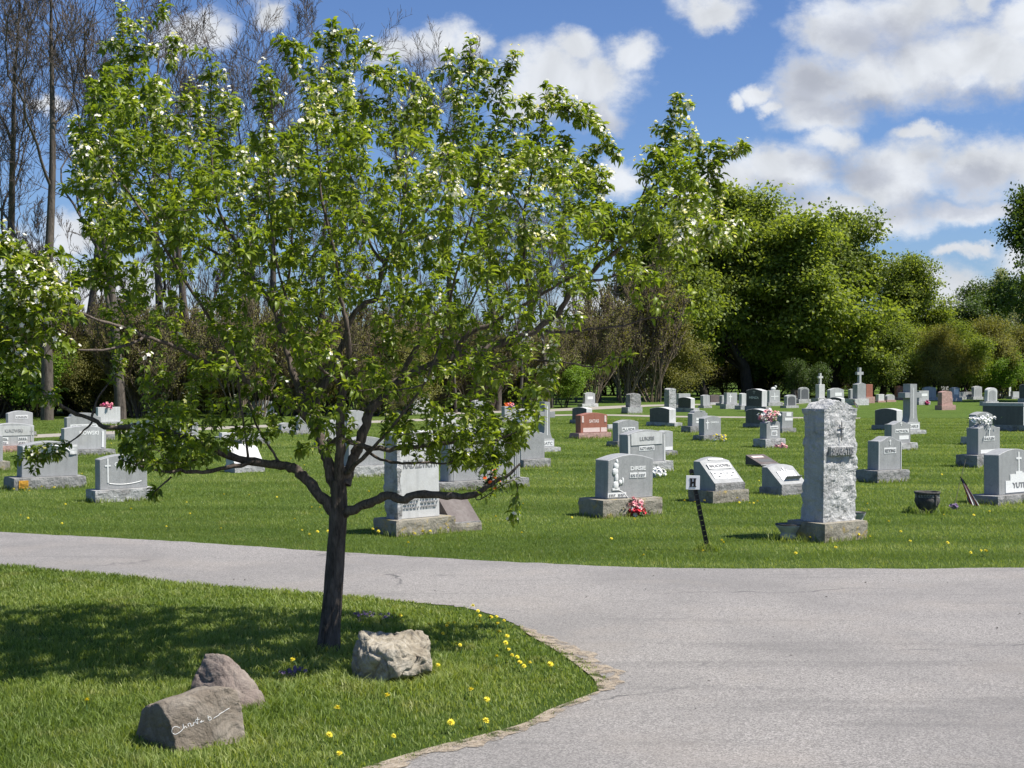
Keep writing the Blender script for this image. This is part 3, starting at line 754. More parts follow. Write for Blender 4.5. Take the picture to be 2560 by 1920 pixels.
def tube_np(pts, rad, sides, rough=0.0, seed=0):
    pts = [Vector(p) for p in pts]; n = len(pts); co = []; a = None
    for i, p in enumerate(pts):
        t = (pts[min(i + 1, n - 1)] - pts[max(i - 1, 0)]).normalized()
        if a is None: a = t.cross(Vector((0, 1, 0.1))).normalized()
        else: a = (a - t * a.dot(t)).normalized()
        b_ = t.cross(a)
        for k in range(sides):
            th = 2 * math.pi * k / sides; r = rad[i]
            d = a * math.cos(th) + b_ * math.sin(th)
            if rough:
                q_ = p + d * r
                r *= 1 + rough * mnoise.fractal(Vector((math.cos(th) * 2.2 + seed, math.sin(th) * 2.2, q_.z * 5)), 1.0, 2.0, 4)
            co.append(p + d * r)
    f = []
    for i in range(n - 1):
        for k in range(sides): f += [i * sides + k, i * sides + (k + 1) % sides, (i + 1) * sides + (k + 1) % sides, (i + 1) * sides + k]
    return np.array([tuple(c) for c in co]), np.array(f), np.full((n - 1) * sides, 4)
def resample(pts, rad, step):
    op, orr = [pts[0]], [rad[0]]
    for i in range(len(pts) - 1):
        L = (pts[i + 1] - pts[i]).length; m = max(1, int(L / step))
        for k in range(1, m + 1): op.append(pts[i].lerp(pts[i + 1], k / m)); orr.append(rad[i] + (rad[i + 1] - rad[i]) * k / m)
    return op, orr
apple = empty('crab_apple_tree', P3(820, 1630, TY)); apple.location.z = 0
tag(apple, 'leafy crab apple tree with white blossom tips standing on the grass island', 'tree')
off = Vector(apple.location)
tp, trr = resample(limb_tubes[0][0], limb_tubes[0][1], .02)
c, f, s = tube_np([v - off for v in tp], [r * .92 for r in trr], 26, .07, 3)
o = link_mesh('trunk', np_mesh('trunk', c, f, s), MAT['bark_apple'], apple, True)
parts = [tube_np([v - off for v in sm], [r * (.88 + .09 * math.sin(k * 1.9 + li)) for k, r in enumerate(rr)], 9, .09, li) for (sm, rr, li) in limb_tubes[1:]]
o = link_mesh('limbs', np_mesh('limbs', *join_np(parts)), MAT['bark_limb'], apple, True)
p0, p1, ra, rb = [], [], [], []
for (pts, r0, r1, sh) in twigs:
    n = len(pts) - 1
    for k in range(n):
        p0.append(pts[k] - off); p1.append(pts[k + 1] - off); ra.append(r0 + (r1 - r0) * k / n); rb.append(r0 + (r1 - r0) * (k + 1) / n)
o = link_mesh('twigs', np_mesh('twigs', *seg_prisms([tuple(v) for v in p0], [tuple(v) for v in p1], ra, rb, 4)), MAT['bark_limb'], apple)
LP = np.array([tuple(v - off) for v in lp]); LL = np.array(ll)
c, f, s, V = leaf_mesh(LP, [tuple(v) for v in la], [tuple(v) for v in ln_], LL, LL * .52, .4)
rn = np.repeat(np.clip(RNG.normal(.5, .24, len(LP)), 0, 1), V)
o = link_mesh('crown', np_mesh('crown', c, f, s, rn), MAT['leaf_apple'], apple, True)
FP = np.array([tuple(v - off) for v in fp]); FN = unit(np.array([tuple(v) for v in fn]))
fa = unit(np.cross(FN, np.array([.2, .5, .8]))); fb = np.cross(FN, fa)
pp, pa, pn_ = [], [], []
opn = RNG.uniform(.1, 1.1, len(FP))[:, None]
for k in range(5):
    t = 2 * math.pi * k / 5
    rad_ = fa * math.cos(t) + fb * math.sin(t)
    pp.append(FP); pa.append(rad_ + FN * opn); pn_.append(FN - rad_ * .3)
PL = np.tile(RNG.uniform(.010, .0165, len(FP)), 5)
c, f, s, V = leaf_mesh(np.concatenate(pp), np.concatenate(pa), np.concatenate(pn_), PL, PL * .95, -.1, detail=1)
rn = np.repeat(RNG.uniform(0, 1, len(PL)), V)
o = link_mesh('blossoms', np_mesh('blossoms', c, f, s, rn), MAT['petal_apple'], apple)

# ------------------------------------------------------------------ gravestones
ANG = {'A': R(36.0), 'B': R(-46.0)}
def outline(kind, w, h):
    """front outline (x,z) counter-clockwise starting bottom left"""
    pts = [(-w / 2, 0), (w / 2, 0)]
    if kind == 'flat': pts += [(w / 2, h), (-w / 2, h)]
    elif kind == 'arch':
        r = min(.1 * w, .12 * h)
        for k in range(13):
            t = k / 12; pts.append((w / 2 - w * t, h - r + r * math.sin(math.pi * t)))
    elif kind == 'round':
        r = .22 * w
        for k in range(17):
            t = math.pi * k / 16; pts.append((w / 2 * math.cos(t) if True else 0, h - r + r * math.sin(t)))
    elif kind == 'serp':                                   # serpentine: raised middle between low shoulders
        r = .13 * h
        for k in range(21):
            t = k / 20; u = abs(2 * t - 1)
            pts.append((w / 2 - w * t, h - r + r * (.5 + .5 * math.cos(math.pi * min(1, u / .85)))))
    elif kind == 'peak': pts += [(w / 2, h * .9), (w * .06, h), (-w * .06, h), (-w / 2, h * .9)]
    elif kind == 'shoulder':
        pts += [(w / 2, h * .80), (w * .38, h * .84), (w * .34, h * .95)]
        for k in range(9):
            t = k / 8; pts.append((w * .34 - w * .68 * t, h * .95 + h * .05 * math.sin(math.pi * t)))
        pts += [(-w * .38, h * .84), (-w / 2, h * .80)]
    elif kind == 'taper':
        pts = [(-w / 2, 0), (w / 2, 0), (w * .44, h * .93), (0, h), (-w * .44, h * .93)]
    return pts
def die_bm(kind, w, d, h, bev=.006):
    bm = bmesh.new(); o = outline(kind, w, h)
    F = [bm.verts.new((x, -d / 2, z)) for x, z in o]; B = [bm.verts.new((x, d / 2, z)) for x, z in o]
    bm.faces.new(F); bm.faces.new(list(reversed(B)))
    n = len(o)
    for k in range(n):
        bm.faces.new([F[k], B[k], B[(k + 1) % n], F[(k + 1) % n]])
    bmesh.ops.recalc_face_normals(bm, faces=bm.faces)
    if bev:
        es = [e for e in bm.edges if e.calc_face_angle(0) > .5]
        bmesh.ops.bevel(bm, geom=es, offset=bev, segments=1, affect='EDGES')
    return bm
def rough_box(w, d, h, step, amp, seed, top_smooth=True, taper=0.0, domed=0.0):
    """quarry-faced block: grid box whose side faces bulge and chip"""
    bm = bmesh.new(); nx, ny, nz = max(2, int(w / step)), max(2, int(d / step)), max(2, int(h / step))
    nx, ny, nz = min(nx, 46), min(ny, 24), min(nz, 60)
    def grid(fn, a, b_):
        V = [[bm.verts.new(fn(i / a, j / b_)) for j in range(b_ + 1)] for i in range(a + 1)]
        for i in range(a):
            for j in range(b_): bm.faces.new([V[i][j], V[i + 1][j], V[i + 1][j + 1], V[i][j + 1]])
    grid(lambda u, v: (-w / 2 + w * u, -d / 2, h * v), nx, nz); grid(lambda u, v: (-w / 2 + w * u, d / 2, h * v), nx, nz)
    grid(lambda u, v: (-w / 2, -d / 2 + d * u, h * v), ny, nz); grid(lambda u, v: (w / 2, -d / 2 + d * u, h * v), ny, nz)
    grid(lambda u, v: (-w / 2 + w * u, -d / 2 + d * v, h), nx, ny)
    bmesh.ops.remove_doubles(bm, verts=bm.verts, dist=1e-5)
    so = Vector((seed * 3.7, seed * 1.3, seed * 5.1))
    for v in bm.verts:
        x, y, z = v.co
        n = mnoise.fractal(Vector((x, y, z)) * 6 + so, .9, 2.1, 5) + .6 * abs(mnoise.noise(Vector((x, y, z)) * 17 + so))
        ex = abs(x) / (w / 2); ey = abs(y) / (d / 2); on_top = z > h - 1e-4
        k = amp * (n + .25)
        if ey > .999: v.co.y += math.copysign(k, y) * (0 if on_top and top_smooth else 1)
        if ex > .999: v.co.x += math.copysign(k, x) * (0 if on_top and top_smooth else 1)
        if on_top and not top_smooth: v.co.z += amp * n * .9 + domed * (1 - ex * ex) - domed * .5
        if taper: f_ = 1 - taper * z / h; v.co.x *= f_; v.co.y *= f_
    return bm
def slab(w, h, t, x, y, z, bev=0.0):
    bm = bmesh.new(); bmesh.ops.create_cube(bm, size=1.0, matrix=Matrix.Translation((x, y, z)) @ Matrix.Diagonal((w, t, h, 1)))
    if bev: bmesh.ops.bevel(bm, geom=list(bm.edges), offset=bev, segments=1, affect='EDGES')
    return bm
_dg = bpy.context.evaluated_depsgraph_get
def lettering(txt, w, h, loc, mat, parent, rot=(math.pi / 2, 0, 0), name='inscription', ext=.0025, bold=0.0):
    cu = bpy.data.curves.new('lettering', 'FONT'); cu.body = txt; cu.align_x = 'CENTER'; cu.align_y = 'CENTER'; cu.extrude = ext; cu.offset = bold + .018
    cu.size = 1.0; cu.resolution_u = 3
    t = bpy.data.objects.new('lettering', cu); COL.objects.link(t)
    bpy.context.view_layer.update()
    me = bpy.data.meshes.new_from_object(t.evaluated_get(_dg()))
    bpy.data.objects.remove(t, do_unlink=True); bpy.data.curves.remove(cu)
    me.name = name
    n = len(me.vertices); co = np.zeros(n * 3, np.float32); me.vertices.foreach_get('co', co); co = co.reshape(-1, 3)
    sx = co[:, 0].max() - co[:, 0].min(); sy = co[:, 1].max() - co[:, 1].min()
    co[:, 0] = (co[:, 0] - (co[:, 0].max() + co[:, 0].min()) / 2) * w / sx; co[:, 1] = (co[:, 1] - (co[:, 1].max() + co[:, 1].min()) / 2) * h / sy
    me.vertices.foreach_set('co', co.ravel()); me.materials.clear(); me.update()
    o = link_mesh(name, me, mat, parent); o.location = loc; o.rotation_euler = rot
    return o
def merge_bm(bms):
    out = bmesh.new()
    for b_ in bms:
        me = bpy.data.meshes.new('tmp'); b_.to_mesh(me); b_.free(); out.from_mesh(me); bpy.data.meshes.remove(me)
    return out
def cross_relief(w, h, t, x, y, z, sw=.22, arm=.3):
    """latin cross standing from z, proud of y"""
    return merge_bm([slab(w * sw, h, t, x, y, z + h / 2), slab(w * (1 - sw) / 2, w * sw, t, x - w * (1 + sw) / 4, y, z + h * (1 - arm)), slab(w * (1 - sw) / 2, w * sw, t, x + w * (1 + sw) / 4, y, z + h * (1 - arm))])
def cross_solid(w, h, d, z, sw=.26, arm=.32, y=0, x=0):
    return cross_relief(w, h, d, x, y, z, sw, arm)

STONES = {}
rt_ = random.Random(88)
def stone(key, label, fx0, fx1, ytop, ydie, bx0, bx1, ybase, grp='A', kind='arch', mat='granite_grey', base='rock_grey', dd=.22, bd=.38, rough=None, group='headstones on the cemetery lawn', name='headstone', cat='headstone'):
    """all in photo pixels: die front x0,x1, die top, die foot, base front x0,x1, base foot"""
    cx = (bx0 + bx1) / 2; P = G(cx, ybase); s = FPX / P.y
    al = math.atan((cx - CXP) / FPX); th = ANG[grp]; cr = math.cos(th + al); dd *= (.88 if grp == 'A' else 1.25)
    bw = (bx1 - bx0) / s / cr; w = (fx1 - fx0) / s / cr
    bh = (ybase - ydie) / s; h = (ydie - ytop) / s
    n = Vector((math.sin(th), -math.cos(th), 0)); e = Vector((math.cos(th), math.sin(th), 0))
    root = empty(name, P - n * bd / 2, th); tag(root, label, cat, group)
    s_die = FPX / (P.y + (bd - dd) / 2 * math.cos(th))
    shift = ((fx0 + fx1) / 2 - cx) / s / cr
    shift += (bd - dd) / 2 * math.tan(th + al); shift = max(-abs(bw - w) / 2, min(abs(bw - w) / 2, shift))
    bhh = max(bh, .05)
    step = .03 if s > 120 else (.05 if s > 80 else .09)
    if base:
        bm = rough_box(bw, bd, bhh + .06, step, .012 if s > 80 else .008, hash(key) % 97)
        o = bm_obj('base', bm, MAT[base], root); o.location = (0, 0, -.06)
    if rough:
        bm = rough_box(w, dd, h, .022 if s > 120 else .05, rough, (hash(key) // 7) % 89, False, .05, .05 if key != 'sagatis' else .11)
        o = bm_obj('tablet', bm, MAT[mat], root)
    else:
        o = bm_obj('tablet', die_bm(kind, w, dd, h), MAT[mat] if grp == 'A' else [MAT['granite_shaded_face'], MAT['granite_white']], root)
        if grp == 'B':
            for pf in o.data.polygons: pf.material_index = 0 if abs(pf.normal.y) > .9 else 1  # shade painted dark on front and back, sunlight painted pale on the rest
    o.location = (shift, 0, bhh - (.0 if base else .03))
    root.rotation_euler = (R(rt_.uniform(-1, 1)), R(rt_.uniform(-1.1, 1.1)), th)
    STONES[key] = dict(root=root, w=w, h=h, z=bhh, x=shift, dd=dd, bw=bw, bd=bd, s=s, P=P, th=th)
    return STONES[key]
import zlib
def hash(s_): return zlib.crc32(s_.encode())
def on_face(st, u, v):            # local position: u -1..1 across, v 0..1 up the die
    return (st['x'] + u * st['w'] / 2, -st['dd'] / 2, st['z'] + v * st['h'])
def plaque(st, u, v, wf, hf, txt=None, col='carving_white', tcol='carving_grey', back=False):
    x, y, z = on_face(st, u, v); w, h = st['w'] * wf, st['h'] * hf
    o = bm_obj('name_panel', slab(w, h, .006, x, y - .002, z), MAT[col], st['root'])
    if txt: lettering(txt, w * .88, h * .6, (x, y - .0075, z), MAT[tcol], o)
    return o
def engrave(st, txt, u, v, wf, hf, col='carving_dark', bold=.0):
    x, y, z = on_face(st, u, v)
    return lettering(txt, st['w'] * wf, st['h'] * hf, (x, y - .001, z), MAT[col], st['root'], bold=bold)
def emblem_cross(st, u, v, wf, hf, col='carving_white'):
    x, y, z = on_face(st, u, v)
    return bm_obj('carved_cross', cross_relief(st['w'] * wf, st['h'] * hf, .008, x, y - .002, z), MAT[col], st['root'])
def small_lines(st, u, v, wf, hf, n=2, col='carving_grey'):
    """rows of small carved dates too small to read in the photograph: short dashes"""
    x, y, z = on_face(st, u, v); w, h = st['w'] * wf, st['h'] * hf; r_ = random.Random(int(abs(x * 1000) + z * 100)); bms = []
    for k in range(n):
        zz = z + h * (.5 - (k + .5) / n); xx = x - w / 2
        while xx < x + w / 2 - .01:
            l = r_.uniform(.012, .04); bms.append(slab(min(l, x + w / 2 - xx), h / n * .5, .004, xx + l / 2, y - .0085, zz)); xx += l + .012
    return bm_obj('carved_lines', merge_bm(bms), MAT[col], st['root'])
def frame_band(st, wf=.94, thick=.035, col='granite_white'):
    w, h = st['w'] * wf, st['h']; x, y, z0 = st['x'], -st['dd'] / 2, st['z']
    t = thick * st['w']
    bms = [slab(t, h * .82, .01, x - w / 2 + t / 2, y - .003, z0 + h * .42), slab(t, h * .82, .01, x + w / 2 - t / 2, y - .003, z0 + h * .42)]
    for b_ in bms: bm_obj('carved_border', b_, MAT[col], st['root'])

# --- left side
s = stone('kin', 'pale headstone with a white name plate, behind the wide stone at the left edge', 22, 81, 1027, 1080, 16, 88, 1092, kind='arch', mat='granite_pale')
plaque(s, .1, .70, .5, .17, 'KINIKIN')
s = stone('kuk', 'wide pale headstone with four small white panels at the left edge of the photo', -18, 82, 1058, 1115, -30, 92, 1131, kind='arch', mat='granite_pale', base='rock_pink')
o = bm_obj('carved_band', slab(s['w'] * .97, s['h'] * .42, .012, s['x'], -s['dd'] / 2 - .003, s['z'] + s['h'] * .66), MAT['granite_white'], s['root'])
x_, y_, z_ = on_face(s, .02, .66); lettering('KUKOWSKI', s['w'] * .42, s['h'] * .15, (x_, y_ - .01, z_), MAT['carving_grey'], s['root'])
for u in (-.45, .45):
    for v in (.14, .32): plaque(s, u, v, .22, .12); small_lines(s, u, v, .18, .09)
x_, y_, z_ = on_face(s, .86, .2); bm_obj('carved_cross', cross_relief(s['w'] * .09, s['h'] * .6, .01, x_, y_ - .004, z_), MAT['granite_white'], s['root'])
stone('edge', 'grey headstone on an orange-stained base cut off by the left edge of the photo', -52, 5, 1090, 1155, -60, 22, 1177, kind='flat', base='rock_lichen')
s = stone('big4', 'large grey arched headstone with a carved diamond and an orange lichen patch on its base', 57, 191, 1104, 1193, 40, 210, 1223, kind='arch', mat='granite_grey', base='rock_grey', dd=.26, bd=.46)
x_, y_, z_ = on_face(s, 0.02, .80)
bm = bmesh.new(); bmesh.ops.create_cone(bm, cap_ends=True, segments=4, radius1=.045, radius2=.04, depth=.01, matrix=Matrix.Translation((x_, y_ - .003, z_)) @ Matrix.Rotation(R(90), 4, 'X')); bm_obj('carved_diamond', bm, MAT['carving_white'], s['root'])
ring = []
for k in range(21):
    t = math.pi * k / 20; ring.append(Vector((x_ - math.cos(t) * s['w'] * .36, y_ - .003, s['z'] + s['h'] * (.62 + .26 * math.sin(t)))))
c, f, z__ = tube_np(ring, [.011] * 21, 5); link_mesh('carved_arch', np_mesh('carved_arch', c, f, z__), MAT['carving_white'], s['root'])
for sg in (-1, 1):
    rr_ = rough_box(s['w'] * .12, .016, s['h'] * .26, .02, .01, 5 + sg); oo = bm_obj('carved_leaves', rr_, MAT['granite_white'], s['root']); oo.location = (s['x'] + sg * s['w'] * .42, -s['dd'] / 2, s['z'] + s['h'] * .62)
lp_ = rough_box(.13, .02, .11, .012, .014, 77); oo = bm_obj('lichen_patch', lp_, MAT['petal_orange'], s['root']); oo.location = (-s['bw'] / 2 + .13, -s['bd'] / 2 - .004, .03)
MAT_L = plain('lichen_orange', (.42, .22, .03), .95, .4, 30); oo.data.materials.clear(); oo.data.materials.append(MAT_L)
s = stone('kowski', 'pale headstone with a lantern carved at its right, behind the large arched stone', 162, 263, 1065, 1124, 158, 285, 1139, kind='arch', mat='granite_pale')
engrave(s, 'KOWSKI', .18, .70, .46, .17, 'carving_white', .015)
x_, y_, z_ = on_face(s, .84, .08); bm_obj('carved_lantern', merge_bm([die_bm('taper', .05, .012, s['h'] * .72, 0)]), MAT['carving_white'], s['root']).location = (x_, y_ - .003, z_)
s = stone('krist', 'grey shouldered headstone with a white name band, behind the stone with the carved lantern', 170, 252, 1032, 1088, 165, 285, 1101, kind='shoulder')
plaque(s, .0, .40, .8, .18, 'KRISTANAVIC')
s = stone('whiteback', 'square white headstone under the pink flowers in front of the brush', 246, 300, 1018, 1055, 240, 306, 1061, kind='flat', mat='granite_white', base='rock_pale')
WB = s
s = stone('cern', 'grey headstone with a tall carved cross and curved scroll, on the left lawn', 252, 367, 1137, 1223, 242, 385, 1254, kind='arch', mat='granite_grey', base='rock_pale', dd=.2, bd=.36)
emblem_cross(s, -.66, .2, .12, .7); engrave(s, 'CERNIAUS', .12, .72, .5, .13, 'carving_white', .01)
cv = [Vector((on_face(s, u, 0)[0], -s['dd'] / 2 - .002, s['z'] + s['h'] * (.13 + .12 * u * u))) for u in np.linspace(-.6, .75, 14)]
c, f, z__ = tube_np(cv, [.006] * 14, 5); link_mesh('carved_scroll', np_mesh('carved_scroll', c, f, z__), MAT['carving_white'], s['root'])
s = stone('sevis', 'low grey lettered headstone beside a tiny flag behind the left branch', 340, 390, 1060, 1088, 330, 410, 1097, kind='flat', base='rock_pale'); engrave(s, 'SEVIS', 0, .6, .6, .3, 'carving_white')
stone('l10', 'tall pale headstone standing on a stained white base behind the left limb', 446, 492, 1054, 1098, 454, 500, 1126, kind='peak', mat='granite_pale', base='rock_white')
stone('l11', 'low flat white slab under the tree crown, left of the two small flags', 555, 588, 1082, 1092, 552, 592, 1099, kind='flat', mat='granite_white', base='rock_pale')
stone('l11b', 'long low grey slab behind the slanted white stone', 609, 658, 1086, 1100, 605, 664, 1112, kind='flat', base='rock_grey')
stone('l13', 'pale peaked headstone far back near the brush left of the tree limbs', 636, 685, 1001, 1032, 628, 692, 1042, kind='peak', mat='granite_pale', base='rock_pale')
stone('l14', 'grey headstone with a peaked top between the two central limbs', 746, 775, 1037, 1076, 740, 790, 1087, kind='peak')
stone('l15', 'small pale round-topped marker left of the central limbs', 703, 728, 1057, 1076, 700, 732, 1083, kind='round', mat='granite_pale')
stone('l16', 'broad grey headstone directly behind the middle of the trunk fork', 812, 864, 1050, 1104, 806, 872, 1117, kind='serp', mat='granite_pale')
stone('l17', 'grey headstone just right of the trunk fork, farther back', 868, 911, 1026, 1066, 860, 918, 1076, kind='arch', mat='granite_pale')
s = stone('l18', 'wide grey headstone on a rough pale base just left of the tall lettered monument', 872, 960, 1092, 1165, 868, 978, 1193, kind='arch', mat='granite_grey', base='rock_pale')
# tall monument
s = stone('radz', 'tall smooth white lettered monument on a block base stained yellow with lichen', 1001, 1100, 1080, 1297, 993, 1139, 1337, kind='flat', mat='granite_white', base='rock_lichen', dd=.27, bd=.46, group='tall monuments near the road', name='monument', cat='monument')
bm = rough_box(.03, s['dd'] * .98, s['h'] * .98, .025, .02, 33); oo = bm_obj('rough_edge', bm, MAT['rock_pale'], s['root']); oo.location = (s['x'] - s['w'] / 2 - .006, 0, s['z'])
engrave(s, 'RADZEVICH', 0, .63, .8, .10, 'carving_grey', .01)
small_lines(s, -.45, .17, .36, .13, 3); small_lines(s, .45, .18, .4, .15, 3)
# slanted headstone
def slant(key, label, x0, x1, ytop, yfoot, bx0, bx1, ybase, grp='A', mat='granite_pale', base='rock_grey', face_h=.45, lean=.30, nose=.12, kind='arch', bd=.4, fdepth=None):
    cx = (bx0 + bx1) / 2; P = G(cx, ybase); sc = FPX / P.y; al = math.atan((cx - CXP) / FPX); th = ANG[grp]; cr = math.cos(th + al)
    bw = (bx1 - bx0) / sc / cr; w = (x1 - x0) / sc / cr; bh = max((ybase - yfoot) / sc, .03); h = (yfoot - ytop) / sc
    n = Vector((math.sin(th), -math.cos(th), 0)); root = empty('slant_headstone', P - n * bd / 2, th); tag(root, label, 'headstone', 'headstones on the cemetery lawn')
    if base:
        o = bm_obj('base', rough_box(bw, bd, bh + .06, .03, .01, hash(key) % 50), MAT[base], root); o.location = (0, 0, -.06)
    D0 = bd * .86; dn = D0; dt = D0 - lean; hn = h * nose
    bm = bmesh.new(); N = 12; rows = []
    # front foot, nose top, top edge, back top, back foot
    for (yf, zz, arcf) in ((-dn / 2, 0, 0), (-dn / 2, hn, 0), (-dn / 2 + lean, h, 1), (dn / 2, h, 1), (dn / 2, 0, 0)):
        row = []
        for k in range(N + 1):
            t = k / N; arc = (math.sin(math.pi * t) - 1) * .12 * h * arcf if kind == 'arch' else 0
            row.append(bm.verts.new((-w / 2 + w * t, yf, zz + arc)))
        rows.append(row)
    for i in range(4):
        for k in range(N): bm.faces.new([rows[i][k], rows[i][k + 1], rows[i + 1][k + 1], rows[i + 1][k]])
    bm.faces.new([r_[0] for r_ in rows]); bm.faces.new([r_[-1] for r_ in reversed(rows)]); bm.faces.new([v for v in rows[4]] + [v for v in reversed(rows[0])])
    o = bm_obj('tablet', bm, MAT[mat], root); o.location = (0, 0, bh)
    nose_o = bm_obj('rough_nose', rough_box(w * .99, .02, hn * .98, .02, .012, hash(key) % 31), MAT['rock_grey'], root); nose_o.location = (0, -dn / 2 - .004, bh)
    tilt = math.atan2(h - hn, lean)          # slope of the face
    Lf = math.hypot(h - hn, lean)
    return dict(root=root, w=w, h=h, z=bh, y0=-dn / 2, hn=hn, tilt=tilt, L=Lf, lean=lean, s=sc)
def slant_at(st, u, v, off=.004):
    """point on the sloping face: v 0 at its foot, 1 at its top; with the rotation that lies on it"""
    y = st['y0'] + st['lean'] * v; z = st['z'] + st['hn'] + (st['h'] - st['hn']) * v
    return (u * st['w'] / 2, y - off * math.sin(st['tilt']), z + off * math.cos(st['tilt'])), (st['tilt'], 0, 0)
def slant_panel(st, u, v, wf, hf, mat, name='name_panel', t=.005):
    loc, rot = slant_at(st, u, v, .0); o = bm_obj(name, slab(st['w'] * wf, t, st['L'] * hf, 0, 0, 0), MAT[mat], st['root']); o.location = loc; o.rotation_euler = rot; return o
def slant_text(st, txt, u, v, wf, hf, mat):
    loc, rot = slant_at(st, u, v, .005); return lettering(txt, st['w'] * wf, st['L'] * hf, loc, MAT[mat], st['root'], rot)
slant('l12', 'low white slanted headstone under the left limb of the tree', 590, 661, 1112, 1164, 588, 661, 1181, mat='granite_white', base='rock_pale', lean=.26)
s = slant('brown', 'dark weathered brown stone leaning back beside the base of the tall lettered monument', 1118, 1188, 1247, 1308, 1136, 1204, 1328, mat='granite_brown', base='rock_lichen', lean=.28, nose=.05, bd=.5, kind='flat')
s = stone('big21', 'very wide grey headstone with pale fluted side columns standing behind the orange flowers', 1123, 1303, 1068, 1201, 1101, 1325, 1223, kind='arch', mat='granite_grey', base='rock_grey', dd=.26, bd=.42)
for u in (-.9, .9):
    x_, y_, z_ = on_face(s, u, .44)
    bm_obj('fluted_column', merge_bm([slab(.018, s['h'] * .84, .016, x_ + q * .03, y_ - .004, z_) for q in (-1, 0, 1)]), MAT['granite_pale'], s['root'])
s = stone('l23', 'grey headstone with a rough pale base between the fluted stone and the flared cross', 1302, 1362, 1078, 1148, 1310, 1377, 1169, kind='arch', mat='granite_grey', base='rock_grey')
for i, (args, lab, kd, m_) in enumerate([
  ((1003, 1075, 981, 1026, 976, 1084, 1036), 'white pedestal stone far back behind the upper part of the tall monument', 'peak', 'granite_white'),
  ((1090, 1140, 1036, 1060, 1086, 1150, 1068), 'low white headstone half hidden by leaves right of the tall monument', 'flat', 'granite_white'),
  ((1184, 1214, 1000, 1030, 1178, 1222, 1038), 'small grey headstone far back behind the middle of the fluted stone', 'arch', 'granite_pale'),
  ((1262, 1290, 1016, 1048, 1256, 1300, 1056), 'pale headstone with a pink bunch on top left of the flared cross', 'flat', 'granite_pale'),
  ((1335, 1362, 986, 1012, 1330, 1368, 1019), 'grey headstone near the lime bush, beyond the lane left of the flared cross', 'arch', 'granite_grey'),
  ((1300, 1330, 1022, 1050, 1296, 1338, 1058), 'plain grey headstone second to the left of the flared cross', 'arch', 'granite_pale')]):
    stone('h%d' % i, lab, *args, kind=kd, mat=m_, base='rock_pale')
# --- crosses
def cross_monument(key, label, cx, ybase, yslab, yped, ytop, px_arm, px_ped, px_slab, yarm, arm_h, txt, grp='A', flare=True, shaft=18):
    P = G(cx, ybase); sc = FPX / P.y; th = ANG[grp]; al = math.atan((cx - CXP) / FPX); cr = math.cos(th + al)
    n = Vector((math.sin(th), -math.cos(th), 0)); bd = .4
    root = empty('cross_monument', P - n * bd / 2, th); tag(root, label, 'monument', 'cross monuments')
    zs = (ybase - yslab) / sc; zp = (ybase - yped) / sc; zt = (ybase - ytop) / sc; za = (ybase - yarm) / sc
    o = bm_obj('base', rough_box(px_slab / sc / cr, bd, zs + .05, .04, .01, 4), MAT['rock_pale'], root); o.location.z = -.05
    pw = px_ped / sc / cr; sw = shaft / sc / cr; d = .24
    bm_obj('pedestal', slab(pw, zp - zs, d * 1.1, 0, 0, (zp + zs) / 2, .004), MAT['granite_pale'], root)
    bm = bmesh.new(); prof = []
    for k in range(9):
        t = k / 8; wv = sw / 2 + (pw / 2 * .8 - sw / 2) * (1 - t) ** 3 if flare else sw / 2
        prof.append((wv, zp + (zt - zp) * .4 * t))
    prof.append((sw / 2, zt))
    fr = [(x, z) for x, z in prof] + [(-x, z) for x, z in reversed(prof)]
    F = [bm.verts.new((x, -d / 2, z)) for x, z in fr]; B = [bm.verts.new((x, d / 2, z)) for x, z in fr]; m = len(fr)
    bm.faces.new(F); bm.faces.new(list(reversed(B)))
    for k in range(m): bm.faces.new([F[k], B[k], B[(k + 1) % m], F[(k + 1) % m]])
    bm_obj('shaft', bm, MAT['granite_grey'], root)
    aw = px_arm / sc / cr; ah = arm_h / sc
    for sg in (-1, 1):
        al_ = (aw - sw) / 2; bm_obj('arm', slab(al_, ah, d * .98, sg * (sw / 2 + al_ / 2), 0, za, .004), MAT['granite_grey'], root)
    bm_obj('carved_line', merge_bm([slab(.02, (zt - zp) * .8, .006, 0, -d / 2 - .001, zp + (zt - zp) * .5)]), MAT['carving_white'], root)
    o = bm_obj('name_panel', slab(pw * .86, (zp - zs) * .62, .006, 0, -d * .55 - .001, (zp + zs) / 2), MAT['carving_white'], root)
    if txt: lettering(txt, pw * .7, (zp - zs) * .36, (0, -d * .55 - .006, (zp + zs) / 2), MAT['carving_grey'], o)
    return root
cross_monument('c1', 'grey granite cross with a flared lettered foot at the right edge of the crown', 1374, 1130, 1119, 1098, 1005, 40, 34, 56, 1037, 15, 'RATC', shaft=13)
cross_monument('c2', 'tall free-standing grey granite cross on the right lawn behind the peaked white-topped stones', 2290, 1086, 1076, 1056, 960, 40, 30, 50, 988, 13, 'DAIRUS', shaft=16)
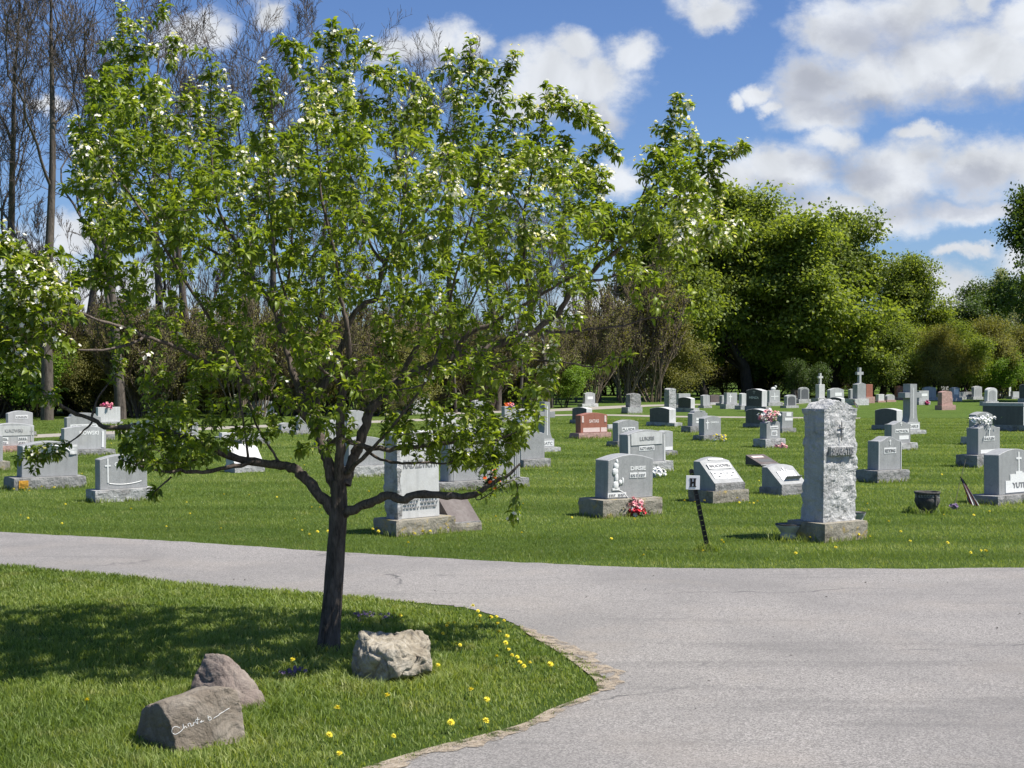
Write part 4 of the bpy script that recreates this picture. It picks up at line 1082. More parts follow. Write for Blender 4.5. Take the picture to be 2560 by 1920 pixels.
# --- middle
s = stone('m25', 'small pale headstone beyond the far lane in front of a dark bush', 1463, 1488, 981, 1009, 1456, 1496, 1017, kind='arch', mat='granite_pale', base='rock_white'); plaque(s, 0, .5, .55, .25)
stone('m26', 'rock-faced grey headstone beyond the far lane, fourth from the crown of the apple tree', 1575, 1602, 985, 1018, 1570, 1606, 1034, kind='arch', mat='rock_grey', rough=.02, base='rock_pale', dd=.3, bd=.4)
stone('m27', 'tall narrow rough grey stone pillar against the dark trees', 1673, 1690, 972, 1022, 1668, 1694, 1026, mat='rock_pale', rough=.02, base='rock_grey', dd=.35, bd=.42, name='stone_pillar', cat='monument', group='tall monuments near the road')
stone('m28b', 'pale low headstone peeking over the dark arched stone beside the rough pillar', 1697, 1726, 984, 1012, 1692, 1732, 1020, kind='flat', mat='granite_pale')
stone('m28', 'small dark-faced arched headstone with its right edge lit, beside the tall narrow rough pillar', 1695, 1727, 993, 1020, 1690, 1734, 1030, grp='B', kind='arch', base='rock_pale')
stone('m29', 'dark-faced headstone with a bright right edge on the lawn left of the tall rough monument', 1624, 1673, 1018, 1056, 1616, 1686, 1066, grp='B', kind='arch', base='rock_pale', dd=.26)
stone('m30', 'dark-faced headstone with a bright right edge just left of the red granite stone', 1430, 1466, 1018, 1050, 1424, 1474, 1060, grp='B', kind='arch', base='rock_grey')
s = stone('satas', 'red-brown arched granite headstone with pale lettering on the middle lawn', 1452, 1519, 1032, 1082, 1448, 1528, 1096, kind='arch', mat='granite_red', base='rock_pink', dd=.24)
engrave(s, 'SATAS', 0, .58, .36, .17, 'carving_pink', .02); plaque(s, -.2, .14, .62, .22, None, 'carving_pink'); plaque(s, .72, .14, .22, .22, None, 'carving_pink')
for u in (-.84, .84): bm_obj('carved_spray', rough_box(.05, .008, s['h'] * .32, .02, .008, 3), MAT['carving_pink'], s['root']).location = (on_face(s, u, 0)[0], -s['dd'] / 2, s['z'] + s['h'] * .52)
stone('m32', 'tiny flat white marker tucked right of the red granite stone', 1521, 1538, 1062, 1070, 1519, 1540, 1074, kind='flat', mat='granite_white', base='rock_pale', dd=.12, bd=.2)
s = stone('pluids', 'grey arched headstone with one white name plate, behind the wide cream-banded stone', 1546, 1598, 1050, 1103, 1545, 1606, 1117, kind='arch'); plaque(s, 0, .55, .64, .18, 'PLUIDS')
s = stone('luk', 'wide headstone with a cream upper band of lettering above a white name panel', 1571, 1665, 1075, 1156, 1568, 1684, 1181, kind='arch', mat='granite_grey', base='rock_pale', dd=.25, bd=.4)
o = bm_obj('carved_band', die_bm('arch', s['w'] * .82, .014, s['h'] * .40, 0), MAT['granite_white'], s['root']); o.location = (s['x'], -s['dd'] / 2 - .004, s['z'] + s['h'] * .54)
x_, y_, z_ = on_face(s, 0, .73); lettering('LUKSIS', s['w'] * .38, s['h'] * .12, (x_, y_ - .013, z_), MAT['carving_grey'], s['root'], bold=.01)
plaque(s, 0, .43, .4, .15, 'KOTARSKI'); frame_band(s, .985, .05)
s = stone('m35', 'narrow grey headstone with a pale foot panel, half hidden behind the cream-banded stone', 1655, 1683, 1077, 1128, 1652, 1694, 1139, kind='arch', mat='granite_pale'); plaque(s, .1, .12, .8, .16)
s = stone('dirsie', 'large grey headstone with a carved figure at left and red flowers at its foot', 1519, 1632, 1137, 1247, 1509, 1656, 1291, kind='arch', mat='granite_grey', base='rock_lichen', dd=.27, bd=.44)
engrave(s, 'DIRSIE', .32, .68, .34, .095, 'carving_white', .012)
for u in (.12, .5): plaque(s, u, .52, .17, .12); small_lines(s, u, .52, .13, .07)
for u in (-.8, -.4): plaque(s, u, .09, .2, .1); small_lines(s, u, .09, .15, .06)
x_, y_, z_ = on_face(s, -.66, .2)
bms = [slab(.11, .025, .014, 0, 0, .0125)]
for k, (xx, zz, ww, hh) in enumerate([(0, .06, .085, .09), (.005, .15, .06, .1), (-.012, .22, .09, .08), (.0, .285, .075, .07), (.01, .335, .035, .05), (.07, .09, .05, .05), (.105, .105, .03, .07)]):
    b_ = bmesh.new(); bmesh.ops.create_icosphere(b_, subdivisions=2, radius=.5, matrix=Matrix.Translation((xx, 0, zz)) @ Matrix.Diagonal((ww, .03, hh * 1.25, 1))); bms.append(b_)
o = bm_obj('carved_figure', merge_bm(bms), MAT['carving_white'], s['root']); o.location = (x_, y_ - .004, z_)
cv = [Vector((x_ + .02 + .19 * t, y_ - .003, z_ - .0 - .12 * t * t)) for t in np.linspace(0, 1, 9)] ; c, f, z__ = tube_np(cv, [.005] * 9, 5); link_mesh('carved_scroll', np_mesh('carved_scroll', c, f, z__), MAT['carving_white'], s['root'])
s = stone('m42', 'grey tapered headstone with a carved chalice right behind the stone with the carved cross', 1731, 1769, 1026, 1065, 1727, 1790, 1081, kind='shoulder'); plaque(s, .1, .45, .6, .15); plaque(s, .1, .25, .6, .13)
x_, y_, z_ = on_face(s, .2, .68); bm = bmesh.new(); bmesh.ops.create_cone(bm, cap_ends=True, segments=12, radius1=.01, radius2=.08, depth=.14, matrix=Matrix.Translation((x_, y_ + .06, z_ + .06))); bm_obj('carved_chalice', bm, MAT['carving_white'], s['root'])
s = stone('m43', 'grey headstone with a carved cross at left, tulips at its base', 1761, 1803, 1040, 1088, 1760, 1813, 1101, kind='arch'); emblem_cross(s, -.6, .3, .2, .5); engrave(s, 'GABRIELE', .25, .66, .5, .1, 'carving_white')
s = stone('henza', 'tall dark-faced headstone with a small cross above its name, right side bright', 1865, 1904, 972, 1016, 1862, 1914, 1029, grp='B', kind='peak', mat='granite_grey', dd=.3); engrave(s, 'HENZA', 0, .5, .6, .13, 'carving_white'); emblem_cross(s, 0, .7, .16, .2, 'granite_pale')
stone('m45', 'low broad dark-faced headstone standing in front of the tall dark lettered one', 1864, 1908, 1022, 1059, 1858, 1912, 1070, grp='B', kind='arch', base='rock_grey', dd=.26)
s = stone('m46', 'grey headstone topped with a bunch of pale pink flowers', 1917, 1951, 1052, 1097, 1915, 1964, 1119, kind='arch', mat='granite_grey', base='rock_pale', dd=.24); plaque(s, .1, .62, .58, .18); small_lines(s, .1, .62, .5, .1, 1); plaque(s, .12, .3, .42, .3); small_lines(s, .12, .3, .3, .22, 3)
PINK_TOP = s
s = stone('m47', 'narrow grey flat-topped headstone with two white panels beside the flower-topped stone', 1955, 1982, 1030, 1070, 1956, 1990, 1082, kind='flat'); plaque(s, .2, .55, .7, .18); plaque(s, .2, .85, .45, .24)
# --- far row against the trees
FAR = [
 ('pale square headstone far back, first to the right of the small dark arched one', 1758, 1775, 987, 1014, 1760, 1780, 1020, 'A', 'arch', 'granite_pale'),
 ('dark stained headstone in the shade of the trees beside a pale square one', 1778, 1803, 987, 1006, 1776, 1805, 1011, 'A', 'peak', 'granite_brown'),
 ('pale headstone with a carved white cross far back under the maple shade', 1817, 1843, 982, 1010, 1815, 1850, 1022, 'A', 'flat', 'granite_pale'),
 ('slim pale headstone peeking out left of the tall dark lettered stone', 1856, 1868, 983, 1014, 1852, 1870, 1024, 'A', 'arch', 'granite_white'),
 ('grey headstone carved with rays and topped by a small stone lamb', 1924, 1950, 976, 1006, 1922, 1957, 1015, 'A', 'flat', 'granite_pale'),
 ('pale blue-grey headstone with a faint cross in front of the dark round-topped one', 1968, 1991, 987, 1014, 1966, 1997, 1020, 'A', 'arch', 'granite_pale'),
 ('dark grey round-topped headstone at the edge of the trees', 2001, 2023, 968, 998, 1998, 2027, 1008, 'A', 'round', 'granite_grey'),
 ('broad pale arched headstone behind a small dark one, left above the rough monument', 2076, 2110, 970, 1012, 2072, 2114, 1020, 'A', 'arch', 'granite_pale'),
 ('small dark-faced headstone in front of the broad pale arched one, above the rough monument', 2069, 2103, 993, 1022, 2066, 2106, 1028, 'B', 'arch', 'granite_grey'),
 ('red granite headstone touching the right side of the cross-topped monument', 2166, 2182, 961, 992, 2166, 2187, 1008, 'A', 'flat', 'granite_red'),
 ('tiny white headstone right of the red granite pair, first of two', 2198, 2212, 986, 1002, 2196, 2214, 1006, 'A', 'flat', 'granite_white'),
 ('tiny rounded pale headstone right of the red granite pair, second of two', 2220, 2238, 986, 1000, 2218, 2240, 1005, 'A', 'round', 'granite_pale'),
 ('red granite headstone on a pink base just left of the tall free-standing cross', 2243, 2267, 965, 992, 2244, 2270, 1000, 'A', 'flat', 'granite_red'),
 ('pale headstone with a dark red wreath at its foot, right of the tall free-standing cross', 2299, 2322, 977, 1003, 2298, 2326, 1012, 'A', 'flat', 'granite_pale'),
 ('broad pale arched headstone behind the wreath stone', 2312, 2340, 967, 993, 2310, 2346, 1001, 'A', 'arch', 'granite_pale'),
 ('small pale headstone behind the pinkish rough one', 2354, 2371, 966, 986, 2352, 2374, 994, 'A', 'flat', 'granite_pale'),
 ('pale headstone with a white round-topped plate right of the pinkish rough one', 2381, 2399, 968, 994, 2380, 2405, 1003, 'A', 'peak', 'granite_pale'),
 ('long low dark headstone with a small white flag beside it', 2400, 2430, 980, 992, 2398, 2434, 999, 'A', 'flat', 'granite_grey'),
 ('grey headstone with a stepped top left of the framed white one', 2436, 2455, 965, 992, 2434, 2458, 999, 'A', 'peak', 'granite_pale'),
 ('white-framed arched headstone above the very wide dark stone', 2470, 2493, 969, 1003, 2466, 2496, 1014, 'A', 'round', 'granite_white'),
 ('dark-faced headstone with a bright edge and a white vase, right of the statue-topped one', 2505, 2522, 966, 990, 2502, 2526, 996, 'B', 'arch', 'granite_grey'),
 ('small pale headstone far back, last before the right edge of the photo', 2533, 2548, 979, 992, 2530, 2552, 997, 'A', 'flat', 'granite_pale'),
 ('dark headstone cut off by the right photo edge beyond the very wide one', 2549, 2582, 960, 996, 2546, 2588, 1007, 'B', 'arch', 'granite_dark'),
 ('narrow grey headstone hidden left of the cross-topped monument', 2128, 2144, 972, 996, 2124, 2146, 1004, 'A', 'arch', 'granite_grey'),
 ('dark headstone in the tree shade behind the blue-grey one', 1984, 2002, 974, 996, 1982, 2004, 1002, 'A', 'flat', 'granite_brown'),
 ('small dark headstone left of the one with the white cross, in the maple shade', 1806, 1816, 988, 1008, 1803, 1818, 1014, 'A', 'arch', 'granite_grey'),
]
for i, (lab, a0, a1, a2, a3, a4, a5, a6, g_, kd, m_) in enumerate(FAR):
    stt = stone('far%d' % i, lab, a0, a1, a2, a3, a4, a5, a6, grp=g_, kind=kd, mat=m_, base='rock_pink' if 'red granite' in lab else 'rock_pale', group='far headstones near the tree line')
    if 'white cross' in lab: emblem_cross(stt, -.3, .15, .3, .7)
    if 'rays' in lab:
        x_, y_, z_ = on_face(stt, 0, .5); bm_obj('carved_rays', merge_bm([slab(stt['w'] * .7, .04, .006, x_, y_ - .002, z_), slab(.05, stt['h'] * .6, .006, x_, y_ - .003, z_)]), MAT['carving_white'], stt['root'])
        b_ = bmesh.new(); bmesh.ops.create_icosphere(b_, subdivisions=2, radius=.5, matrix=Matrix.Diagonal((.34, .16, .2, 1))); b2 = bmesh.new(); bmesh.ops.create_icosphere(b2, subdivisions=2, radius=.5, matrix=Matrix.Translation((.17, 0, .1)) @ Matrix.Diagonal((.14, .12, .15, 1)))
        bm_obj('stone_lamb', merge_bm([b_, b2]), MAT['granite_white'], stt['root']).location = (stt['x'], 0, stt['z'] + stt['h'] + .07)
    if 'broad pale arched headstone behind a small' in lab: plaque(stt, .2, .62, .5, .2)
    if 'wreath at' in lab: plaque(stt, .1, .6, .6, .25)
    if 'round-topped plate' in lab: plaque(stt, .1, .55, .6, .5)
    if 'framed' in lab: bm_obj('inner_panel', die_bm('round', stt['w'] * .7, .01, stt['h'] * .8, 0), MAT['granite_grey'], stt['root']).location = (stt['x'], -stt['dd'] / 2 - .003, stt['z'])
    if 'dark round' in lab or 'dark grey round' in lab: bm_obj('inner_panel', die_bm('round', stt['w'] * .75, .01, stt['h'] * .85, 0), MAT['granite_dark'], stt['root']).location = (stt['x'], -stt['dd'] / 2 - .003, stt['z'])
s = stone('rosyrough', 'stained pinkish rock-faced headstone on the far right lawn', 2356, 2381, 979, 1013, 2356, 2389, 1025, mat='granite_pink', rough=.012, base='rock_pink', dd=.26)
# cross-topped ones
s = stone('w56', 'white monument with a small white cross on top, in front of the shaded trees', 2049, 2063, 961, 995, 2046, 2066, 1007, kind='flat', mat='granite_white', base='rock_pale', dd=.3, bd=.5, group='cross monuments', name='monument', cat='monument')
bm_obj('top_cross', cross_solid(.36, .62, .12, 0, .3, .36), MAT['granite_white'], s['root']).location = (s['x'], 0, s['z'] + s['h'])
s = stone('w58', 'grey peaked monument topped by a pale granite cross, beside a red granite stone', 2144, 2165, 957, 997, 2138, 2172, 1013, kind='peak', mat='granite_grey', base='rock_white', dd=.36, bd=.6, group='cross monuments', name='monument', cat='monument')
bm_obj('top_cross', cross_solid(.48, .78, .14, 0, .3, .38), MAT['granite_pale'], s['root']).location = (s['x'], 0, s['z'] + s['h'])
s = stone('w73', 'dark grey monument carrying a small dark statue at the right end of the far row', 2484, 2504, 953, 985, 2486, 2512, 996, kind='flat', mat='granite_dark', base='rock_grey', dd=.32, bd=.5, group='cross monuments', name='monument', cat='monument')
bms = []
for (zz, ww, hh) in ((.12, .3, .3), (.34, .2, .3), (.55, .13, .16)):
    b_ = bmesh.new(); bmesh.ops.create_icosphere(b_, subdivisions=2, radius=.5, matrix=Matrix.Translation((0, 0, zz)) @ Matrix.Diagonal((ww, .18, hh * 1.2, 1))); bms.append(b_)
bm_obj('statue', merge_bm(bms), MAT['granite_dark'], s['root']).location = (s['x'], 0, s['z'] + s['h'])
# --- right
s = slant('mal', 'large pale slanted headstone on a rough block beside the leaning sign post', 1785, 1857, 1146, 1226, 1784, 1872, 1256, mat='granite_grey', base='rock_lichen', lean=.28, nose=.24, bd=.46)
slant_panel(s, 0, .66, .78, .2, 'carving_white'); slant_text(s, 'MALACHOWSKI', 0, .66, .7, .13, 'carving_grey')
for u in (-.42, .42): slant_panel(s, u, .3, .38, .3, 'carving_white'); slant_text(s, '= - =\n- = -', u, .3, .28, .16, 'carving_grey')
slant_panel(s, 0, .92, .5, .05, 'carving_white', 'carved_scroll')
s = slant('flat39', 'low slanted brownish marker on the lawn above the small slanted one with carved towers', 1906, 1951, 1139, 1163, 1904, 1953, 1167, mat='granite_brown', base=None, lean=.38, nose=.12, bd=.44, kind='flat')
slant_panel(s, -.1, .75, .6, .16, 'carving_pink'); slant_panel(s, .1, .35, .7, .28, 'carving_dark')
s = slant('tow', 'small pale slanted headstone with a carved picture of white towers, beside the rough monument', 1958, 2020, 1163, 1219, 1956, 2022, 1237, mat='granite_grey', base='rock_grey', lean=.26, nose=.16, bd=.42)
slant_panel(s, 0, .42, .66, .46, 'carving_white')
for u, hh in ((-.25, .5), (-.05, .62), (.12, .5), (.45, .3)):
    loc, rot = slant_at(s, u, .2 + hh / 2, .006); o = bm_obj('carved_tower', slab(.03, .004, s['L'] * hh, 0, 0, 0), MAT['granite_white'], s['root']); o.location = loc; o.rotation_euler = rot
loc, rot = slant_at(s, .1, .22, .007); o = bm_obj('carved_ground', rough_box(s['w'] * .6, .004, s['L'] * .18, .02, .003, 6), MAT['carving_grey'], s['root']); o.location = loc; o.rotation_euler = rot
s = stone('sagatis', 'tall rough-hewn white granite monument near the road edge on the right', 2060, 2138, 1017, 1306, 2065, 2167, 1353, mat='rock_white', rough=.025, base='rock_lichen', dd=.30, bd=.5, group='tall monuments near the road', name='monument', cat='monument')
SAG = s
lettering('SAGATIS', s['w'] * .66, s['h'] * .066, (s['x'] + .0, -s['dd'] / 2 - .040, s['z'] + s['h'] * .615), MAT['carving_grey'], s['root'], ext=.006, bold=.01)
bm_obj('name_panel', slab(s['w'] * .72, s['h'] * .08, .04, s['x'], -s['dd'] / 2 - .018, s['z'] + s['h'] * .615, .004), MAT['rock_white'], s['root'])
bm_obj('carved_cross', cross_relief(.09, .2, .010, s['x'], -s['dd'] / 2 - .024, s['z'] + s['h'] * .70, .1, .3), MAT['rock_grey'], s['root'])
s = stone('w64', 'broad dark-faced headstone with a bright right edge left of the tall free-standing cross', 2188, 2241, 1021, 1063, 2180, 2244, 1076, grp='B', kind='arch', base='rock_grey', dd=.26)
s = stone('novick', 'grey peaked headstone with two white panels and a small striped flag in front', 2230, 2276, 1053, 1108, 2232, 2293, 1127, kind='serp', mat='granite_grey', base='rock_pale'); plaque(s, .1, .55, .7, .18, 'NOVICK'); plaque(s, .3, .25, .5, .18); emblem_cross(s, 0, .78, .12, .18)
s = stone('redding', 'grey headstone with a pale moulded border and name panel, right of the rough monument', 2197, 2253, 1092, 1176, 2196, 2272, 1206, kind='serp', mat='granite_grey', base='rock_grey', dd=.24, bd=.42)
plaque(s, 0, .58, .52, .17, 'REDDING'); emblem_cross(s, 0, .74, .1, .18); frame_band(s, .99, .03)
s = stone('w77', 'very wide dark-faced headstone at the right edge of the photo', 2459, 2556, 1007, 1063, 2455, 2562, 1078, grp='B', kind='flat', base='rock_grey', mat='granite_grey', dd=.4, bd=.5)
bm_obj('cap_moulding', slab(s['w'] * 1.0 + .02, .09, s['dd'] + .03, s['x'], 0, s['z'] + s['h'] - .05), MAT['granite_pale'], s['root'])
s = stone('w78', 'grey headstone half hidden behind the one with white flowers on the right', 2440, 2480, 1030, 1093, 2438, 2488, 1112, kind='arch', base='rock_pale'); plaque(s, .0, .62, .5, .15)
s = stone('raulen', 'grey headstone with white flowers on its top and a cross above its name panel', 2448, 2500, 1060, 1137, 2446, 2515, 1168, kind='serp', mat='granite_grey', base='rock_grey', dd=.28, bd=.44)
plaque(s, .0, .52, .5, .14, 'RAULEN'); emblem_cross(s, 0, .60, .14, .32); plaque(s, .05, .1, .84, .12); RAU = s
s = stone('yutes', 'large grey arched headstone with a long-stemmed cross over carved rocks, at the right edge', 2502, 2580, 1124, 1238, 2500, 2600, 1260, kind='arch', mat='granite_grey', base='rock_grey', dd=.26, bd=.46)
emblem_cross(s, .2, .45, .16, .48); x_, y_, z_ = on_face(s, .2, 0)
bms = []
for (u, hh, ww) in ((-.5, .26, .22), (-.2, .40, .24), (.1, .46, .2), (.4, .42, .26), (.75, .3, .3)): bms.append(slab(s['w'] * ww, s['h'] * hh, .007 + .001 * hh, x_ + (u - .1) * s['w'] * .5, y_ - .003, s['z'] + s['h'] * (.04 + hh / 2)))
bm_obj('carved_rocks', merge_bm(bms), MAT['carving_white'], s['root'])
lettering('YUTES', s['w'] * .48, s['h'] * .12, (x_ + .02, y_ - .009, s['z'] + s['h'] * .2), MAT['carving_grey'], s['root'], bold=.01)

# ------------------------------------------------------------------ boulders on the island
def boulder(name, label, corners, mat, seed, amp=.02, cuts=4, inset=0.0):
    bm = bmesh.new()
    for c_ in corners: bm.verts.new(c_)
    r_ = bmesh.ops.convex_hull(bm, input=bm.verts)
    bmesh.ops.delete(bm, geom=[g for g in r_['geom_interior'] if isinstance(g, bmesh.types.BMVert)], context='VERTS')
    for k in range(cuts):
        bmesh.ops.triangulate(bm, faces=bm.faces)
        bmesh.ops.subdivide_edges(bm, edges=[e for e in bm.edges if e.calc_length() > (.09, .05, .028, .016, .012)[min(k, 4)]], cuts=1, use_grid_fill=False)
        if k in (1, 2): bmesh.ops.smooth_vert(bm, verts=bm.verts, factor=.12, use_axis_x=True, use_axis_y=True, use_axis_z=True)
    bmesh.ops.triangulate(bm, faces=bm.faces); bm.normal_update()
    so = Vector((seed * 7.3, seed, -seed * 2.2))
    for v in bm.verts:
        n = mnoise.fractal(v.co * 5.5 + so, .85, 2.1, 6); rdg = abs(mnoise.noise(v.co * 11 + so))
        v.co += v.normal * (amp * n - amp * .8 * max(0, .12 - rdg) * 5)
    o = bm_obj(name, bm, MAT[mat], None, True)
    return o
def world_pts(spec):
    return [tuple(v) for v in spec]
# front left slab: corners as (photo px at a chosen depth, height handled by P3)
def B3(px, py, Y): return tuple(P3(px, py, Y))
Y0 = G(440, 1880).y
c1_ = [B3(330, 1868, Y0 + .16), B3(352, 1772, Y0 + .13), B3(395, 1758, Y0 + .04), B3(420, 1800, Y0 - .0), B3(448, 1905, Y0 - .03), B3(560, 1718, Y0 + .16), B3(588, 1722, Y0 + .2), B3(604, 1770, Y0 + .2), B3(612, 1862, Y0 + .17), B3(372, 1765, Y0 + .22), B3(500, 1716, Y0 + .33), B3(600, 1840, Y0 + .33), B3(345, 1870, Y0 + .36), B3(470, 1742, Y0 + .08)]
tag(boulder('boulder', '', c1_, 'boulder_brown', 3, .010, 5), 'flat-faced brown boulder with a white scrawl, front left on the grass island', 'boulder', 'boulders around the apple tree')
br1 = bpy.data.objects[-1] if False else COL.objects[-1]
Y1 = G(560, 1775).y
c2_ = [B3(462, 1775, Y1 + .05), B3(478, 1700, Y1 + .1), B3(510, 1632, Y1 + .14), B3(560, 1634, Y1 + .1), B3(600, 1672, Y1 + .08), B3(650, 1722, Y1 + .06), B3(676, 1785, Y1 + .04), B3(560, 1790, Y1 - .12), B3(620, 1790, Y1 - .08), B3(520, 1640, Y1 + .3), B3(650, 1770, Y1 + .34), B3(470, 1770, Y1 + .34)]
tag(boulder('boulder', '', c2_, 'boulder_grey', 8, .015, 5), 'hump-shaped grey-brown boulder behind the flat-faced one on the grass island', 'boulder', 'boulders around the apple tree')
Y2 = G(980, 1715).y
c3_ = [B3(880, 1690, Y2 + .16), B3(884, 1620, Y2 + .2), B3(902, 1576, Y2 + .22), B3(1000, 1590, Y2 + .3), B3(1050, 1574, Y2 + .3), B3(1072, 1600, Y2 + .26), B3(1082, 1680, Y2 + .12), B3(1050, 1692, Y2 + .06), B3(1000, 1690, Y2 - .02), B3(955, 1712, Y2 + .0), B3(930, 1720, Y2 + .06), B3(928, 1620, Y2 + .05), B3(975, 1625, Y2 - .0), B3(1060, 1640, Y2 + .08), B3(900, 1700, Y2 + .4), B3(1070, 1690, Y2 + .4)]
tag(boulder('boulder', '', c3_, 'boulder_cream', 14, .032, 5), 'cream-coloured jagged boulder right of the apple trunk', 'boulder', 'boulders around the apple tree')
# the scrawl
def scrawl():
    bo = [o for o in COL.objects if o.get('label', '').startswith('flat-faced brown')][0]
    strokes = [[(448,1822),(438,1818),(430,1822),(428,1832),(436,1838),(448,1832),(456,1824)], [(456,1812),(457,1824),(461,1818),(466,1822)], [(470,1818),(468,1812),(474,1810),(476,1818),(480,1814)], [(482,1816),(483,1808),(488,1808)], [(492,1795),(492,1812),(487,1802),(497,1800)], [(498,1808),(503,1803),(500,1808),(508,1804)],
               [(518,1790),(520,1802),(527,1800),(524,1794),(518,1796)], [(532,1798),(538,1794),(545,1790),(548,1786),(556,1782),(565,1776),(572,1772)]]
    dg = _dg(); parts_ = []
    me = bo.data; from mathutils.bvhtree import BVHTree
    bvh = BVHTree.FromPolygons([v.co for v in me.vertices], [p.vertices for p in me.polygons])
    org = Vector((0, 0, EYE))
    for st_ in strokes:
        L = []
        for (a, b_) in st_:
            d = (P3(a, b_, 5) - org).normalized(); hit = bvh.ray_cast(org, d)
            if hit[0] is not None: L.append(hit[0] - d * .001)
        if len(L) > 1:
            L2 = smooth_line(L, 3); parts_.append(tube_np(L2, [.0014] * len(L2), 5))
    if parts_:
        o = link_mesh('white_scrawl', np_mesh('white_scrawl', *join_np(parts_)), MAT['carving_white'], bo)
scrawl()

# ------------------------------------------------------------------ section sign
sg = empty('section_sign', G(1771, 1378)); tag(sg, 'leaning black metal post carrying a white plate with the letter H', 'sign')
SY = sg.location.y; topp = P3(1728, 1175, SY + .02) - sg.location
ax = topp.normalized(); bm = bmesh.new()
L_ = topp.length; segs = int(L_ / .025)
# U channel with punched holes
def ubox(w, t, h, x, y, z): return slab(w, h, t, x, y, z)
ps = [ubox(.007, .022, L_ + .1, -.017, .0, L_ / 2 - .05), ubox(.007, .022, L_ + .1, .017, .0, L_ / 2 - .05)]
k = 0
while k * .05 < L_: ps.append(ubox(.027, .004, .046, 0, -.004, k * .05 + .022)); k += 1
post = bm_obj('post', merge_bm(ps), MAT['post_black'], sg); post.rotation_euler = ax.to_track_quat('Z', 'Y').to_euler()
q_ = ax.to_track_quat('Z', 'Y'); post.rotation_euler = (math.atan2(-ax.y, ax.z), math.atan2(ax.x, ax.z), 0)
pl_c = P3(1732.5, 1206.5, SY - .02) - sg.location
pw_ = 35 / (FPX / SY)
plate = bm_obj('plate', slab(pw_, pw_, .004, 0, 0, 0, .001), MAT['sign_white'], sg); plate.location = pl_c; plate.rotation_euler = (0, R(1.5), R(6))
hh_ = pw_ * .62
letter = bm_obj('letter_h', merge_bm([slab(pw_ * .14, hh_, .003, -pw_ * .13, 0, 0), slab(pw_ * .14, hh_, .003, pw_ * .13, 0, 0), slab(pw_ * .13, hh_ * .22, .0028, 0, 0, 0), slab(pw_ * .22, hh_ * .1, .0034, -pw_ * .13, 0, hh_ * .45), slab(pw_ * .22, hh_ * .1, .0034, pw_ * .13, 0, hh_ * .45), slab(pw_ * .22, hh_ * .1, .0034, -pw_ * .13, 0, -hh_ * .45), slab(pw_ * .22, hh_ * .1, .0034, pw_ * .13, 0, -hh_ * .45)]), MAT['sign_black'], plate)
letter.location = (0, -.0042, 0)

# ------------------------------------------------------------------ pots
def lathe(prof, seg=28):
    bm = bmesh.new(); rows = []
    for (r, z) in prof:
        rows.append([bm.verts.new((r * math.cos(2 * math.pi * k / seg), r * math.sin(2 * math.pi * k / seg), z)) for k in range(seg)])
    for i in range(len(rows) - 1):
        for k in range(seg): bm.faces.new([rows[i][k], rows[i][(k + 1) % seg], rows[i + 1][(k + 1) % seg], rows[i + 1][k]])
    bm.faces.new(list(reversed(rows[0])))
    return bm
boulder_mat('pot_dark', (.035, .033, .03), (.10, .095, .088), (.2, .19, .175))
boulder_mat('pot_white', (.3, .3, .29), (.55, .55, .53), (.7, .7, .68))
plain('soil', (.05, .035, .025), .95, .4, 40)
PP = G(2324, 1284); sc_ = FPX / PP.y; rw = 64 / sc_ / 2; hp = 54 / sc_
pot = empty('stone_planter', PP + Vector((0, rw * .55, 0))); tag(pot, 'dark weathered stone planter with a Greek key band sitting on the lawn', 'planter')
bm_obj('bowl', lathe([(rw * .45, -.02), (rw * .6, .03), (rw * .82, hp * .32), (rw * .98, hp * .55), (rw * .96, hp * .68), (rw * .9, hp * .72), (rw * .92, hp * .88), (rw, hp * .9), (rw * 1.0, hp), (rw * .86, hp), (rw * .84, hp * .8)]), MAT['pot_dark'], pot, True)
bm = bmesh.new(); bmesh.ops.create_circle(bm, cap_ends=True, segments=28, radius=rw * .85); o = bm_obj('soil', bm, MAT['soil'], pot); o.location.z = hp * .8
bms = []
for k in range(26):
    a = 2 * math.pi * k / 26
    for (du, dz, ww, hh) in ((-.4, 0, .12, 1), (0, .44, .8, .12), (.1, -.1, .12, .6), (.25, -.44, .5, .12)):
        b_ = slab(rw * .17 * ww, hp * .13 * hh, .008, rw * .17 * du, -rw * .915, hp * .8 + hp * .13 * dz); bmesh.ops.rotate(b_, verts=b_.verts, cent=(0, 0, 0), matrix=Matrix.Rotation(a, 3, 'Z')); bms.append(b_)
bm_obj('key_band', merge_bm(bms), MAT['pot_white'], pot)
bms = []
for k in range(4):
    b_ = slab(rw * .14, hp * .5, .03, 0, -rw * .95, hp * .62, .004); bmesh.ops.rotate(b_, verts=b_.verts, cent=(0, 0, 0), matrix=Matrix.Rotation(R(25 + 90 * k), 3, 'Z')); bms.append(b_)
for b_ in bms: bm_obj('rib', b_, MAT['pot_dark'], pot)
def bowl_planter(label, px, py, wpx, hpx, mat='pot_white', zoff=0):
    P = G(px, py); sc = FPX / P.y; r = wpx / sc / 2; h = hpx / sc
    root = empty('bowl_planter', P + Vector((0, r * .6, zoff))); tag(root, label, 'planter')
    bm_obj('bowl', lathe([(r * .42, -.02), (r * .62, .02), (r * .66, h * .25), (r * .55, h * .4), (r * .7, h * .6), (r * .98, h * .9), (r, h), (r * .86, h), (r * .8, h * .82)]), MAT[mat], root, True)
    bm = bmesh.new(); bmesh.ops.create_circle(bm, cap_ends=True, segments=24, radius=r * .86); o = bm_obj('soil', bm, MAT['soil'], root); o.location.z = h * .86
    ri = lathe([(r * .88, h * .97), (r * 1.02, h * .97), (r * 1.03, h * 1.03), (r * .88, h * 1.04)], 24); bm_obj('dark_rim', ri, MAT['pot_dark'], root)
